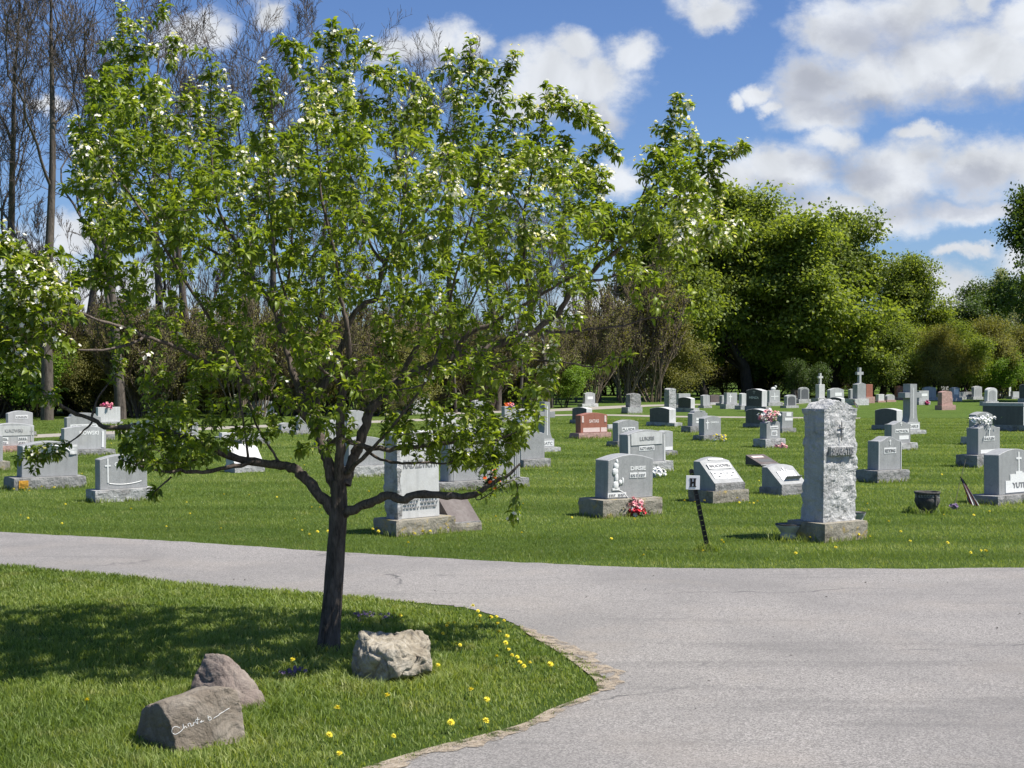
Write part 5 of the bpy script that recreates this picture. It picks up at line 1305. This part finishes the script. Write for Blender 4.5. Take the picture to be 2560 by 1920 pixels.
bowl_planter('white footed bowl planter with a blackened rim at the left side of the rough monument', 1976, 1351, 66, 38)
bowl_planter('small white bowl planter showing behind the right side of the rough monument', 2150, 1312, 36, 30)

# ------------------------------------------------------------------ flowers
def bouquet(label, loc, rx, rz, cols, n, seed, name='flower_bunch', fs=.03, group='flower bunches left at the graves', leafs=40, stems=False, ry=None):
    rr = random.Random(seed); root = empty(name, loc); tag(root, label, 'flowers', group); ry = ry or rx * .8
    by = {}
    for k in range(n):
        v = Vector((rr.gauss(0, .5), rr.gauss(0, .5), rr.gauss(0, .5)));
        if v.length > 1: v.normalize()
        c_ = Vector((v.x * rx, v.y * ry, rz + v.z * rz)); by.setdefault(rr.choice(cols), []).append((c_, Vector((v.x, v.y - .5, v.z + .5)).normalized()))
    for cn, L in by.items():
        pos, ax_, no_ = [], [], []
        for (c_, d) in L:
            a = d.cross(Vector((.3, .1, .9))).normalized(); b_ = d.cross(a)
            for ring_, m in ((1.0, 6), (.55, 5)):
                for k in range(m):
                    t = 2 * math.pi * k / m + ring_; rd = a * math.cos(t) + b_ * math.sin(t); pos.append(tuple(c_ + d * (1 - ring_) * .01)); ax_.append(tuple(rd * ring_ + d * (1.25 - ring_))); no_.append(tuple(d - rd * .3))
        c, f, s_, V = leaf_mesh(pos, ax_, no_, fs, fs * .8, -.1, detail=1)
        link_mesh('petals', np_mesh('petals', c, f, s_, np.zeros(len(c))), MAT[cn], root)
    if leafs:
        pos = [(rr.gauss(0, .45) * rx, rr.gauss(0, .45) * ry, rr.uniform(.0, 1.5) * rz) for _ in range(leafs)]
        ax_ = [(p_[0] / rx + rr.gauss(0, .4), p_[1] / ry + rr.gauss(0, .4), rr.uniform(-.2, 1)) for p_ in pos]; no_ = [(rr.gauss(0, .5), rr.gauss(0, .5), 1) for _ in pos]
        c, f, s_, V = leaf_mesh(pos, ax_, no_, fs * 1.7, fs * .7, .2, detail=1); link_mesh('leaves', np_mesh('leaves', c, f, s_, np.zeros(len(c))), MAT['flower_green'], root)
    return root
def top_of(st, u=0.0, dz=-.03): 
    v = Vector((st['x'] + u * st['w'] / 2, 0, st['z'] + st['h'] + dz)); return st['root'].location + Matrix.Rotation(st['th'], 3, 'Z') @ v
bouquet('magenta flower bunch lying on top of the square white headstone', top_of(WB, -.1), .19, .08, ['petal_magenta', 'petal_pink'], 26, 1, fs=.06, leafs=14)
bouquet('pale pink and peach flowers on top of the grey headstone with two white panels', top_of(PINK_TOP, -.2), .24, .14, ['petal_pale_pink', 'petal_white', 'petal_pink', 'petal_pale_pink'], 46, 2, fs=.045, leafs=30)
bouquet('scattered pale pink flowers on the grass below the flower-topped headstone', G(1957, 1120), .16, .05, ['petal_pale_pink', 'petal_pink'], 22, 3, fs=.035, leafs=6)
bouquet('white flowers with green leaves on top of a grey headstone at the right', top_of(RAU, -.1), .24, .09, ['petal_white'], 46, 4, fs=.04, leafs=50)
bouquet('white flowers on the grass right of the large stone with the carved figure', G(1645, 1194), .10, .07, ['petal_white'], 26, 5, fs=.045, leafs=8)
bouquet('pink blooms spilling over the base of the large stone with the carved figure', G(1588, 1291) + Vector((0, -.03, .1)), .10, .06, ['petal_pink', 'petal_pale_pink'], 16, 6, fs=.032, leafs=8)
bouquet('red and cream flowers lying on the grass before the stone with the carved figure', G(1590, 1290) + Vector((0, -.06, 0)), .13, .055, ['petal_red', 'petal_white', 'petal_red'], 22, 7, fs=.034, leafs=40)
bouquet('orange flowers in a dark wreath before the very wide grey headstone', G(1222, 1228), .16, .16, ['petal_orange', 'vase_dark'], 26, 8, fs=.04, leafs=60)
bouquet('yellow tulips in front of the headstone with the carved cross', G(1800, 1104), .16, .1, ['petal_yellow', 'petal_white'], 14, 9, fs=.035, leafs=44)
bouquet('dark red wreath leaning on a pale headstone right of the tall free-standing cross', G(2317, 1013), .14, .12, ['petal_magenta'], 18, 10, fs=.06, leafs=20)
bouquet('orange and pink flower bunch on a far headstone behind the apple crown', top_of(STONES['h3'], 0), .16, .07, ['petal_orange', 'petal_pink'], 14, 11, fs=.06, leafs=8)
bouquet('small clump of purple weeds flowering between the trunk and the boulders', G(730, 1690), .09, .02, ['petal_violet'], 22, 12, name='purple_flowers', fs=.014, group='purple weeds on the island', leafs=10)
bouquet('dark purple weeds at the roots right of the apple trunk', G(925, 1548), .16, .02, ['petal_violet'], 34, 13, name='purple_flowers', fs=.014, group='purple weeds on the island', leafs=10)

# longer tufts the mower leaves round the stones
tx, ty, th_, tz = [], [], [], []
tg = np.random.default_rng(61)
for kk, st in STONES.items():
    if st['s'] < 60: continue
    m = int(420 * st['bw'] * min(1, st['s'] / 150)); u = tg.uniform(0, 1, m) * (2 * st['bw'] + 2 * st['bd'])
    for q in u:
        w_, d_ = st['bw'] / 2, st['bd'] / 2
        if q < st['bw']: lx, ly = q - w_, -d_ - abs(tg.normal(.01, .03))
        elif q < 2 * st['bw']: lx, ly = q - st['bw'] - w_, d_ + abs(tg.normal(.01, .03))
        elif q < 2 * st['bw'] + st['bd']: lx, ly = -w_ - abs(tg.normal(.01, .03)), q - 2 * st['bw'] - d_
        else: lx, ly = w_ + abs(tg.normal(.01, .03)), q - 2 * st['bw'] - st['bd'] - d_
        c_, s_ = math.cos(st['th']), math.sin(st['th']); o_ = st['root'].location
        tx.append(o_.x + lx * c_ - ly * s_); ty.append(o_.y + lx * s_ + ly * c_); th_.append(tg.uniform(.025, .085))
for (cx_, cy_, r_, m) in ((G(1771, 1378).x, G(1771, 1378).y, .05, 260), (pot.location.x, pot.location.y, .2, 260), (G(1976, 1351).x, G(1976, 1351).y, .18, 200)):
    a_ = tg.uniform(0, 6.28, m); q = r_ + np.abs(tg.normal(0, .04, m)); tx += list(cx_ + np.cos(a_) * q); ty += list(cy_ + np.sin(a_) * q); th_ += list(tg.uniform(.03, .11, m))
tx, ty, th_ = np.array(tx), np.array(ty), np.array(th_)
c1, f1, s1, V = blades(tx, ty, th_, .006 * np.clip(ty / 13, 1, 2.5), 2, 1.0)
o = link_mesh('grass', np_mesh('grass', c1, f1, s1, np.repeat(tg.uniform(.1, .95, len(tx)), V)), MAT['blade']); tag(o, 'longer grass tufts left unmown round the stone bases', 'grass', kind='stuff')

# ------------------------------------------------------------------ flags
def flag(label, foot, toppx, cloth_top, cw, ch, droop=.6, seed=1, group='small flags at the graves'):
    root = empty('grave_flag', foot); tag(root, label, 'flag', group); Y = foot.y
    tp_ = P3(*toppx, Y) - foot
    c, f, s_ = tube_np([Vector((0, 0, -.02)), tp_ * .5, tp_], [.004, .0035, .003], 6); link_mesh('pole', np_mesh('pole', c, f, s_), MAT['wood_stick'], root)
    o0 = P3(*cloth_top, Y) - foot; bm = bmesh.new(); nu, nv = 12, 13; V = []
    for j in range(nv + 1):
        row = []
        for i in range(nu + 1):
            u, v = i / nu, j / nv
            x = v * cw * .55 + u * cw * .5 * (.35 + .65 * v); z = -v * ch - u * ch * .12
            y = .018 * math.sin(u * 9 + v * 2 + seed) * (.4 + v)
            row.append(bm.verts.new((o0.x + x, o0.y + y, o0.z + z)))
        V.append(row)
    for j in range(nv):
        for i in range(nu):
            fc = bm.faces.new([V[j][i], V[j][i + 1], V[j + 1][i + 1], V[j + 1][i]])
            fc.material_index = 2 if j < 3 else (0 if (i // 2) % 2 else 1)
    bm_obj('cloth', bm, [MAT['flag_white'], MAT['flag_red'], MAT['flag_blue']], root, True)
    return root
flag('faded striped flag drooping from a thin stick beside the dark planter', G(2386, 1266), (2415, 1148), (2400, 1190), .25, .36)
bouquet('dry brown leaf clump at the foot of the flag stick', G(2386, 1274), .04, .03, ['petal_violet'], 12, 17, name='dry_leaves', fs=.03, group='purple weeds on the island', leafs=8)
for lab, ft, tp_, ct, cw, ch in [
  ('small striped flag before the peaked headstone with two white panels on the right', G(2240, 1112), (2247, 1062), (2244, 1068), .16, .26),
  ('tiny striped flag among the far stones left of the tree limbs', G(616, 1090), (614, 1062), (612, 1064), .2, .22),
  ('tiny striped flag beside the low lettered stone behind the left limb', G(375, 1100), (374, 1072), (374, 1080), .12, .16),
  ('small furled flag leaning at the cross-topped grey monument', G(2122, 1018), (2136, 998), (2132, 1000), .3, .34),
  ('small white flag among the stones at the right end of the far row', G(2413, 1000), (2411, 962), (2411, 966), .2, .3),
  ('small white pennant far back seen between the trunk limbs', G(872, 1035), (874, 1002), (874, 1002), .2, .3),
  ('tiny flag left of the grey stone near the lime bush', G(1328, 1020), (1328, 985), (1328, 986), .16, .24)]:
    flag(lab, ft, tp_, ct, cw, ch)

# ------------------------------------------------------------------ dandelions
def dandelion(loc, sc=1.0, seed=0):
    rr = random.Random(seed); root = empty('dandelion', loc, rr.uniform(0, 6)); h = rr.uniform(.045, .075) * (1 if sc < 1.5 else .8)
    return root, h
bm_h = bmesh.new(); bm_st = bmesh.new()
pos, ax_, no_ = [], [], []
for ring_, m in ((1.0, 13), (.72, 11), (.4, 8)):
    for k in range(m):
        t = 2 * math.pi * k / m + ring_ * 3; pos.append((0, 0, .002 * (1 - ring_))); ax_.append((math.cos(t) * ring_, math.sin(t) * ring_, 1.15 - ring_)); no_.append((-math.cos(t) * .3, -math.sin(t) * .3, 1))
c, f, s_, V = leaf_mesh(pos, ax_, no_, .019, .008, -.05, detail=1)
ME_H = np_mesh('flower_head', c, f, s_, np.zeros(len(c))); ME_H.materials.append(MAT['petal_yellow'])
c, f, s_ = tube_np([Vector((0, 0, -1)), Vector((.05, 0, -.5)), Vector((0, 0, 0))], [.0022 * 1, .002, .002], 5)
ME_S = np_mesh('stem', c, f, s_); ME_S.materials.append(MAT['flower_green'])
def put_dandelion(px, py, big, lab, grp, rr):
    P = G(px, py); h = rr.uniform(.04, .065)
    P = Vector((P.x, P.y + h * P.y / EYE * .0, 0))
    root = empty('dandelion', P, rr.uniform(0, 6)); tag(root, lab, 'dandelion', grp)
    k = rr.uniform(.85, 1.25) * big
    hd = bpy.data.objects.new('flower_head', ME_H); COL.objects.link(hd); hd.parent = root; hd.location = (0, 0, h); hd.scale = (k, k, k); hd.rotation_euler = (rr.uniform(-.4, .5), rr.uniform(-.4, .4), 0)
    st = bpy.data.objects.new('stem', ME_S); COL.objects.link(st); st.parent = root; st.location = (0, 0, h); st.scale = (1, 1, h)
rr = random.Random(4)
near = [(1117,1570),(731,1659),(1095,1674),(968,1758),(1178,1735),(842,1779),(1127,1822),(1217,1760),(822,1855),(983,1855),(848,1900),(1280,1645),(1300,1665),(1310,1672),(1293,1650),(1376,1674),(1214,1812)]
tipc = [(1182,1528),(1195,1537),(1200,1545),(1228,1552),(1242,1548),(1240,1565),(1245,1570),(1260,1560),(1223,1558),(1200,1562),(1120,1565),(1135,1572),(1190,1575),(1248,1590),(1268,1603),(1264,1625),(1272,1632),(1140,1618),(1150,1630),(1107,1600),(1072,1572),(1242,1660),(985,1540),(1000,1545),(1325,1675)]
lab_n = 'lone yellow dandelion in the open grass of the island near the boulders'
for (px, py) in near: put_dandelion(px, py + 14, .85, lab_n, 'dandelions scattered over the open island grass', rr)
for (px, py) in tipc: put_dandelion(px, py + 10, .75, 'yellow dandelion in the cluster by the tip of the island near the worn verge', 'dandelions clustered at the island tip', rr)
put_dandelion(215, 1782, .9, 'lone yellow dandelion left of the flat-faced boulder at the left of the island', None, rr)
for k in range(120):
    py = 1100 + 310 * rr.random() ** 1.3; px = rr.uniform(-20, 2580)
    if py > 1330 + 90 * min(1, px / 1600) - 8: continue
    put_dandelion(px, py, .8, 'small yellow dandelion in the mown lawn between the graves', 'dandelions scattered over the mown lawn', rr)
for (bx, by, n_) in ((800,1345,3),(945,1335,4),(1050,1340,4),(1110,1332,4),(1170,1318,5),(1740,1265,4),(1870,1262,6),(60,1232,4),(120,1228,4),(2440,1395,3)):
    for k in range(n_): put_dandelion(bx + rr.uniform(-30, 30), by + rr.uniform(-4, 6), .85, 'small yellow dandelion in a patch at the foot of a gravestone or near the road', 'dandelions in patches near the road', rr)

# ------------------------------------------------------------------ background trees
def branch_tree(seed, H, r0, spread=.5, levels=5, wig=.12, up=.25, first=.3, kids=(5, 8), shrink=.62, stems=1, lean=0.0, rr_=(.45, .68), w0=None):
    """returns thick tubes and thin segments and tip positions"""
    rr = random.Random(seed); tubes, segs, tips = [], [], []
    def rec(p, d, L, r, lev):
        n = max(3, int(L / (.45 if lev < 2 else .3))); pts = [p]; rad = [r]; dd_ = d.copy(); cur = p.copy()
        for k in range(n):
            wg = wig if (lev or w0 is None) else w0
            dd_ = (dd_ + Vector((rr.gauss(0, wg), rr.gauss(0, wg), rr.gauss(0, wg * .6) + up * .12 * (lev > 0)))).normalized()
            cur = cur + dd_ * (L / n); pts.append(cur); rad.append(r * (1 - (.88 if lev == 0 else .72) * (k + 1) / n))
        if lev <= 1: tubes.append((pts, rad))
        else:
            for k in range(n): segs.append((pts[k], pts[k + 1], rad[k], rad[k + 1]))
        if lev >= levels: tips.append((pts[-1], dd_)); return
        m = rr.randint(*kids) if lev < levels - 1 else rr.randint(2, 4)
        for j in range(m):
            t = first + (1 - first) * (j + rr.random()) / m if lev == 0 else .2 + .8 * (j + rr.random()) / m
            i = min(n - 1, int(t * n)); b_ = pts[i].lerp(pts[i + 1], t * n - i)
            tdir = (pts[i + 1] - pts[i]).normalized(); a = tdir.cross(Vector((rr.gauss(0, 1), rr.gauss(0, 1), .1))).normalized()
            ang = spread * rr.uniform(.65, 1.3); nd = (tdir * math.cos(ang) + a * math.sin(ang) + Vector((0, 0, up * .5))).normalized()
            rec(b_, nd, L * shrink * rr.uniform(.7, 1.15) * (1 - .45 * t * (lev == 0)), rad[i] * rr.uniform(*rr_), lev + 1)
        tips.append((pts[-1], dd_))
    for s_ in range(stems):
        a = rr.uniform(0, 6.28); d = Vector((math.cos(a) * lean, math.sin(a) * lean, 1)).normalized()
        rec(Vector((math.cos(a), math.sin(a), 0)) * (.15 * (stems > 1)) + Vector((0, 0, -.1)), d, H * rr.uniform(.85, 1.05), r0, 0)
    return tubes, segs, tips
def wood_meshes(tubes, segs, sides=7, rmin=.006):
    c = join_np([tube_np(p, r, sides) for p, r in tubes]); tr_ = np_mesh('trunk', *c)
    tw = None
    if segs:
        a = seg_prisms([tuple(x[0]) for x in segs], [tuple(x[1]) for x in segs], [max(rmin, x[2]) for x in segs], [max(rmin * .8, x[3]) for x in segs], 3); tw = np_mesh('twigs', *a)
    return tr_, tw
def put_tree(name, label, cat, group, loc, rz, sc, parts_):
    root = empty(name, loc, rz); root.scale = sc if isinstance(sc, tuple) else (sc, sc, sc); tag(root, label, cat, group)
    for (nm, me) in parts_:
        o = bpy.data.objects.new(nm, me); COL.objects.link(o); o.parent = root
    return root
def set_mat(me, m, smooth=False):
    me.materials.append(MAT[m])
    if smooth: me.polygons.foreach_set('use_smooth', [True] * len(me.polygons))
    return me
# bare locust trees on the left
bare = []
for sd in (1, 2, 3, 4):
    tb, sgm, tp_ = branch_tree(sd, 13.0, .19, spread=.62, levels=5, wig=.2, up=.42, first=.25, kids=(5, 6), shrink=.52, rr_=(.36, .6), w0=.02)
    a, b_ = wood_meshes(tb, sgm, 9, .0075); bare.append((set_mat(a, 'bark_locust', True), set_mat(b_, 'bark_twig')))
    print('bare', sd, len(sgm))
slim = []
for sd in (11, 12):
    tb, sgm, tp_ = branch_tree(sd, 9.0, .09, rr_=(.3, .5), w0=.04, spread=.42, levels=4, wig=.1, up=.4, first=.3, kids=(6, 9), shrink=.42)
    a, b_ = wood_meshes(tb, sgm, 6, .009); slim.append((set_mat(a, 'bark_twig', True), set_mat(b_, 'bark_twig')))
def base_at(px, Y): return Vector(((px - CXP) / FPX * Y, Y, 0))
BT = [ # px, depth, scale, variant, rot, label
 (118, 50, 1.22, 0, .3, 'tall bare tree with the thickest straight trunk near the left edge'),
 (15, 53, 1.15, 1, 1.2, 'tall bare forked tree cut by the left edge of the photo'),
 (-90, 52, 1.15, 2, 2.0, 'tall bare tree whose limbs reach in from beyond the left edge'),
 (212, 56, 1.12, 3, 4.1, 'slender tall bare tree between the thick left trunk and the pair behind the crown'),
 (302, 51, 1.12, 2, .9, 'bare tree with a dark ivy-like trunk left of the square white headstone flowers'),
 (395, 57, 1.1, 0, 2.6, 'bare tree seen through the upper left shoots of the apple tree'),
 (480, 55, 1.06, 3, 1.4, 'bare tree top spreading between two apple shoots at the upper left'),
 (588, 58, 1.08, 2, 3.3, 'bare tree with a reddish forked trunk seen through the crown'),
 (690, 57, 1.02, 0, 4.4, 'bare tree whose fine top rises left of the highest apple shoot'),
 (800, 60, 1.0, 3, 5.6, 'bare tree hidden behind the middle of the crown'),
 (1010, 61, .96, 2, 1.8, 'bare tree behind the right shoulder of the crown'),
 (1130, 62, .95, 0, 3.7, 'bare tree top showing beneath the long white cloud'),
 (1245, 62, .92, 3, .2, 'bare tree behind the right part of the crown'),
 (1305, 66, .72, 1, 2.9, 'dark-trunked bare tree rising behind the flared cross'),
 (1370, 64, .6, 2, 1.1, 'short leaning bare tree left of the lime bush'),
 (-250, 50, 1.1, 0, 2.2, 'bare tree outside the left edge'),
]
for (px, Y, sc, v, rz, lab) in BT:
    put_tree('bare_tree', lab, 'tree', 'bare trees along the left tree line', base_at(px, Y), rz, sc, [('trunk', bare[v][0]), ('crown', bare[v][1])])
for i, (px, Y, sc, lab) in enumerate([(1440, 78, .8, 'thin bare sapling in the gap right of the apple crown, leftmost'), (1500, 82, 1.0, 'tall thin bare sapling in the middle of the gap right of the apple crown'), (1545, 85, .95, 'thin bare sapling second from the dark maple'), (1600, 84, .9, 'thin bare sapling beside the wispy bush in the gap'), (1650, 80, .82, 'thin bare sapling nearest to the dark maple'),
    (340, 62, .9, 'slim grey sapling behind the brush on the left'), (430, 60, .8, 'slim grey sapling behind the lower left crown'), (520, 62, .95, 'slim grey sapling behind the long left limb'), (640, 60, .8, 'slim grey sapling behind the left limbs'), (160, 60, .8, 'slim grey sapling right of the thickest left trunk')] + [(pxx, 58 + (k_ * 7) % 13, .85 + .1 * ((k_ * 5) % 5), None) for k_, pxx in enumerate(range(-60, 1420, 80))]):
    put_tree('bare_sapling', lab or 'slender grey bare sapling standing in the thicket behind the brush', 'tree', 'thin saplings at the tree line' if lab else 'slender saplings in the left thicket', base_at(px, Y), i * 1.7, sc, [('trunk', slim[i % 2][0]), ('crown', slim[i % 2][1])])

# leafy trees: crown built from clumps of leaves on real limbs
def leafy(seed, H, r0, levels, lmat, lsize, per, clump, spread=.55, kids=(6, 8), shrink=.5, first=.15, up=.3, rmat='bark_dark', wig=.12, extra=1, stems=1, lean=0.0, flat=1.0):
    tb, sgm, tips = branch_tree(seed, H, r0, spread, levels, wig, up, first, kids, shrink, stems, lean, (.4, .6))
    a, b_ = wood_meshes(tb, sgm, 8, .012)
    rr = np.random.default_rng(seed + 50)
    T = np.array([tuple(t[0]) for t in tips]); T = T[T[:, 2] > .04 * H]
    if flat != 1.0: pass
    n = len(T) * per; C = np.repeat(T, per, 0) + rr.normal(0, 1, (n, 3)) * clump * np.array([1, 1, .62])
    C = C[C[:, 2] > .15]; n = len(C)
    cen = T.mean(0); outw = unit(C - cen)
    ax_ = unit(outw * .6 + rr.normal(0, .7, (n, 3)) + np.array([0, 0, -.25])); nr = unit(rr.normal(0, .65, (n, 3)) + np.array([0.25, -.35, .75]) + outw * .45)
    L = rr.uniform(.7, 1.3, n) * lsize
    c, f, s_, V = leaf_mesh(C, ax_, nr, L, L * .72, .3, detail=0)
    tone = np.repeat(rr.normal(0, .16, len(T)), per)[:n] if len(T) * per == n else rr.normal(0, .1, n)
    rn = np.repeat(np.clip(.5 + tone + rr.normal(0, .2, n), 0, 1), V)
    lm = np_mesh('leaves', c, f, s_, rn); lm.materials.append(MAT[lmat])
    print('leafy', seed, 'tips', len(T), 'leaves', n)
    return [('trunk', set_mat(a, rmat, True)), ('twigs', set_mat(b_, 'bark_dark' if rmat == 'bark_dark' else rmat)), ('crown', lm)]
mapA = leafy(31, 10.5, .3, 3, 'leaf_maple', .19, 74, .36, spread=.62, kids=(10, 13), shrink=.5, first=.12, up=.22)
mapB = leafy(32, 8.6, .28, 3, 'leaf_maple', .19, 74, .36, spread=.75, kids=(10, 13), shrink=.55, first=.1, up=.2)
mapD = leafy(33, 9.0, .24, 3, 'leaf_dark', .16, 55, .34, spread=.55, kids=(9, 12), shrink=.48, first=.18, up=.3)
silv = leafy(36, 7.5, .18, 4, 'leaf_silver', .12, 9, .24, spread=.42, kids=(7, 10), shrink=.46, first=.12, up=.45)
busG = leafy(41, 3.0, .05, 3, 'leaf_lime', .11, 14, .17, spread=.7, kids=(7, 9), shrink=.55, first=.05, up=.15, stems=4, lean=.5)
busO = leafy(42, 3.4, .04, 4, 'leaf_olive', .07, 2, .16, spread=.7, kids=(8, 10), shrink=.55, first=.05, up=.15, stems=5, lean=.5, rmat='bark_twig')
busD = leafy(43, 3.2, .05, 3, 'leaf_dark', .1, 14, .2, spread=.7, kids=(7, 9), shrink=.55, first=.05, up=.15, stems=4, lean=.5)
busY = leafy(44, 5.0, .08, 3, 'leaf_olive', .11, 34, .34, spread=.65, kids=(6, 8), shrink=.5, first=.05, up=.2, stems=4, lean=.4)
thk = leafy(46, 3.6, .035, 4, 'leaf_olive', .06, 1, .08, spread=.42, kids=(5, 7), shrink=.5, first=.1, up=.5, stems=9, lean=.3, rmat='twig_brown')
busL = leafy(45, 5.0, .08, 3, 'leaf_maple', .12, 44, .34, spread=.65, kids=(6, 8), shrink=.5, first=.05, up=.2, stems=4, lean=.4)
TG = 'leafy trees at the right tree line'
def LT(v, px, Y, sc, rz, lab, g_=TG, nm='leafy_tree', cat='tree'):
    return put_tree(nm, lab, cat, g_, base_at(px, Y), rz, sc, v)
LT(mapA, 1875, 88, (1.35, 1.35, 1.17), .4, 'tallest broad green maple with its crown against the cloud, right of the apple tree')
LT(mapB, 1765, 86, (1.0, 1.0, 1.1), 1.4, 'dark shaded maple with a grey trunk at the left end of the leafy trees')
LT(mapA, 1760, 93, (.95, .95, 1.08), 3.0, 'light green maple behind the dark shaded one, touching the apple crown')
LT(mapB, 2095, 90, (1.3, 1.3, 1.12), 2.2, 'wide yellow-green maple with a curved dark limb, right of the tallest maple')
LT(mapB, 1985, 96, (1.2, 1.2, 1.25), 5.0, 'yellow-green maple joining the tallest and the widest maple')
LT(mapA, 2205, 94, (.8, .8, .8), 4.2, 'yellow-green maple shoulder sloping down at the right of the group')
LT(mapD, 2350, 104, (1.0, 1.0, .86), .7, 'small dark green tree standing above the bushes right of the maples')
LT(mapD, 2640, 80, (1.1, 1.1, 1.3), 2.7, 'tall dark leafed tree reaching in from the right edge')
LT(silv, 2510, 106, (.95, .95, 1.0), .2, 'pale silvery thin-leaved tree at the right end of the tree line')
LT(silv, 2590, 104, (.95, .95, 1.05), 2.2, 'pale silvery thin tree cut by the right edge')
BGp = 'bushes along the tree line'
BU = [(busL,2170,88,.8,.2,'round green bush under the right shoulder of the maples'),(busL,2245,90,.75,1.2,'dense mid-green bush left of the olive bushes'),(busY,2330,88,.75,2.2,'olive brown-tinged bush in the middle of the right bushes'),(busL,2410,90,.75,3.2,'large yellow-green rounded bush at the right'),(busY,2460,92,.85,.9,'olive bush behind the statue-topped monument'),(busG,2500,90,.8,5.2,'bright green bush behind the stones at the right end'),(busY,2580,95,.8,4.0,'brownish bush at the right edge'),
 (busG,1412,68,.62,.5,'bright lime-green round bush beyond the lane'),(thk,1480,74,1.2,1.5,'twiggy olive bush behind the small pale headstone beyond the lane'),(thk,1560,78,1.5,2.5,'wispy olive bush in the gap right of the apple tree'),(thk,1630,80,1.7,3.5,'brown twiggy bush left of the dark maple'),(busY,1690,82,.8,4.5,'olive bush at the foot of the dark maple'),(busD,2010,84,.62,5.5,'dark bush behind the dark round-topped headstone'),
 (busG,-20,54,.9,.1,'bright green bush at the far left behind the wide pale headstone'),(busG,55,52,.75,1.1,'green bush left of the thickest bare trunk')]
for (v, px, Y, sc, rz, lab) in BU: LT(v, px, Y, sc, rz, lab, BGp, 'bush', 'bush')
# undergrowth that reads as one mass
def mass(name, label, variants, places, mats):
    """join many transformed copies into ONE object"""
    vs = []
    for parts_ in variants:
        L = []
        for (nm, me) in parts_:
            n = len(me.vertices); co = np.zeros(n * 3, np.float32); me.vertices.foreach_get('co', co)
            m = len(me.loops); li = np.zeros(m, np.int32); me.loops.foreach_get('vertex_index', li)
            k = len(me.polygons); lt = np.zeros(k, np.int32); me.polygons.foreach_get('loop_total', lt)
            r_ = np.zeros(n, np.float32)
            if 'rnd' in me.attributes: me.attributes['rnd'].data.foreach_get('value', r_)
            L.append((co.reshape(-1, 3), li, lt, r_, me.materials[0].name))
        vs.append(L)
    C, F, S, RN, MI, off = [], [], [], [], [], 0; mi = {m: i for i, m in enumerate(mats)}
    for (v, x, y, rz, sx, sz) in places:
        ca, sa = math.cos(rz), math.sin(rz)
        for (co, li, lt, r_, mn) in vs[v]:
            q = np.stack([(co[:, 0] * ca - co[:, 1] * sa) * sx + x, (co[:, 0] * sa + co[:, 1] * ca) * sx + y, co[:, 2] * sz], 1)
            C.append(q); F.append(li + off); S.append(lt); RN.append(r_); MI.append(np.full(len(lt), mi[mn], np.int32)); off += len(q)
    me = np_mesh(name, np.concatenate(C), np.concatenate(F), np.concatenate(S), np.concatenate(RN))
    for m in mats: me.materials.append(MAT[m])
    me.polygons.foreach_set('material_index', np.concatenate(MI)); me.update()
    o = bpy.data.objects.new(name, me); COL.objects.link(o); tag(o, label, 'undergrowth', kind='stuff'); print(name, len(me.polygons)); return o
ur = random.Random(77); pl_ = []
for k in range(92):
    px = -260 + k * 18 + ur.uniform(-12, 12); Y = 52 + max(0, (px - 900)) * .03 + ur.uniform(0, 9)
    b0 = base_at(px, Y); v_ = ur.choice([0, 3, 3, 3, 3, 1]); k_ = (.6, .5, .5, .95)[v_]; pl_.append((v_, b0.x, b0.y, ur.uniform(0, 6), ur.uniform(.8, 1.1) * k_, ur.uniform(.75, 1.15) * k_))
mass('undergrowth', 'tangled brown and olive brush along the foot of the bare trees on the left', [busO, busY, busD, thk], pl_, ['bark_twig', 'bark_dark', 'leaf_olive', 'leaf_dark', 'twig_brown'])
pl_ = []
for k in range(26):
    px = 1400 + k * 50 + ur.uniform(-15, 15); Y = 98 + ur.uniform(0, 10)
    b0 = base_at(px, Y); pl_.append((ur.choice([0, 1, 1]), b0.x, b0.y, ur.uniform(0, 6), ur.uniform(1.1, 1.5), ur.uniform(1.0, 1.35)))
mass('undergrowth', 'dark shaded undergrowth behind the maples on the right', [busO, busD], pl_, ['bark_twig', 'bark_dark', 'leaf_olive', 'leaf_dark'])
pl_ = []
for k in range(70):
    X = -60 + k * 2.2; Y = 118 + ur.uniform(0, 30) if X > 0 else 76 + ur.uniform(0, 26)
    k_ = .55 if X < 0 else 1.0; pl_.append((ur.choice([0, 1]), X, Y, ur.uniform(0, 6), ur.uniform(1.2, 1.7), ur.uniform(.9, 1.2) * k_))
mass('distant_wood', 'far mass of woodland closing the view behind the tree line', [busY, busD], pl_, ['bark_twig', 'bark_dark', 'leaf_olive', 'leaf_dark'])

# crumbs of bark and dead leaf lying on the road
lr2 = np.random.default_rng(5); n_ = 90
X = lr2.uniform(-5, 7, n_); Y = lr2.uniform(6.5, 12.2, n_); ok = ~in_poly(X, Y, isl_poly) & in_poly(X, Y, road); X, Y = X[ok], Y[ok]; n_ = len(X)
c, f, s_, V = leaf_mesh(np.stack([X, Y, np.full(n_, .012)], 1), lr2.normal(0, 1, (n_, 3)) * [1, 1, .15], lr2.normal(0, .3, (n_, 3)) + [0, 0, 1], lr2.uniform(.008, .035, n_), lr2.uniform(.004, .014, n_), .2, detail=1)
o = link_mesh('litter', np_mesh('litter', c, f, s_, np.zeros(len(c))), MAT['bark_dark']); tag(o, 'dark crumbs of bark and dead leaf on the asphalt', 'litter', kind='stuff')
for o in bpy.data.objects:
    if 'label' in o and len(o['label'].split()) > 16: print('LONG', len(o['label'].split()), o['label'])
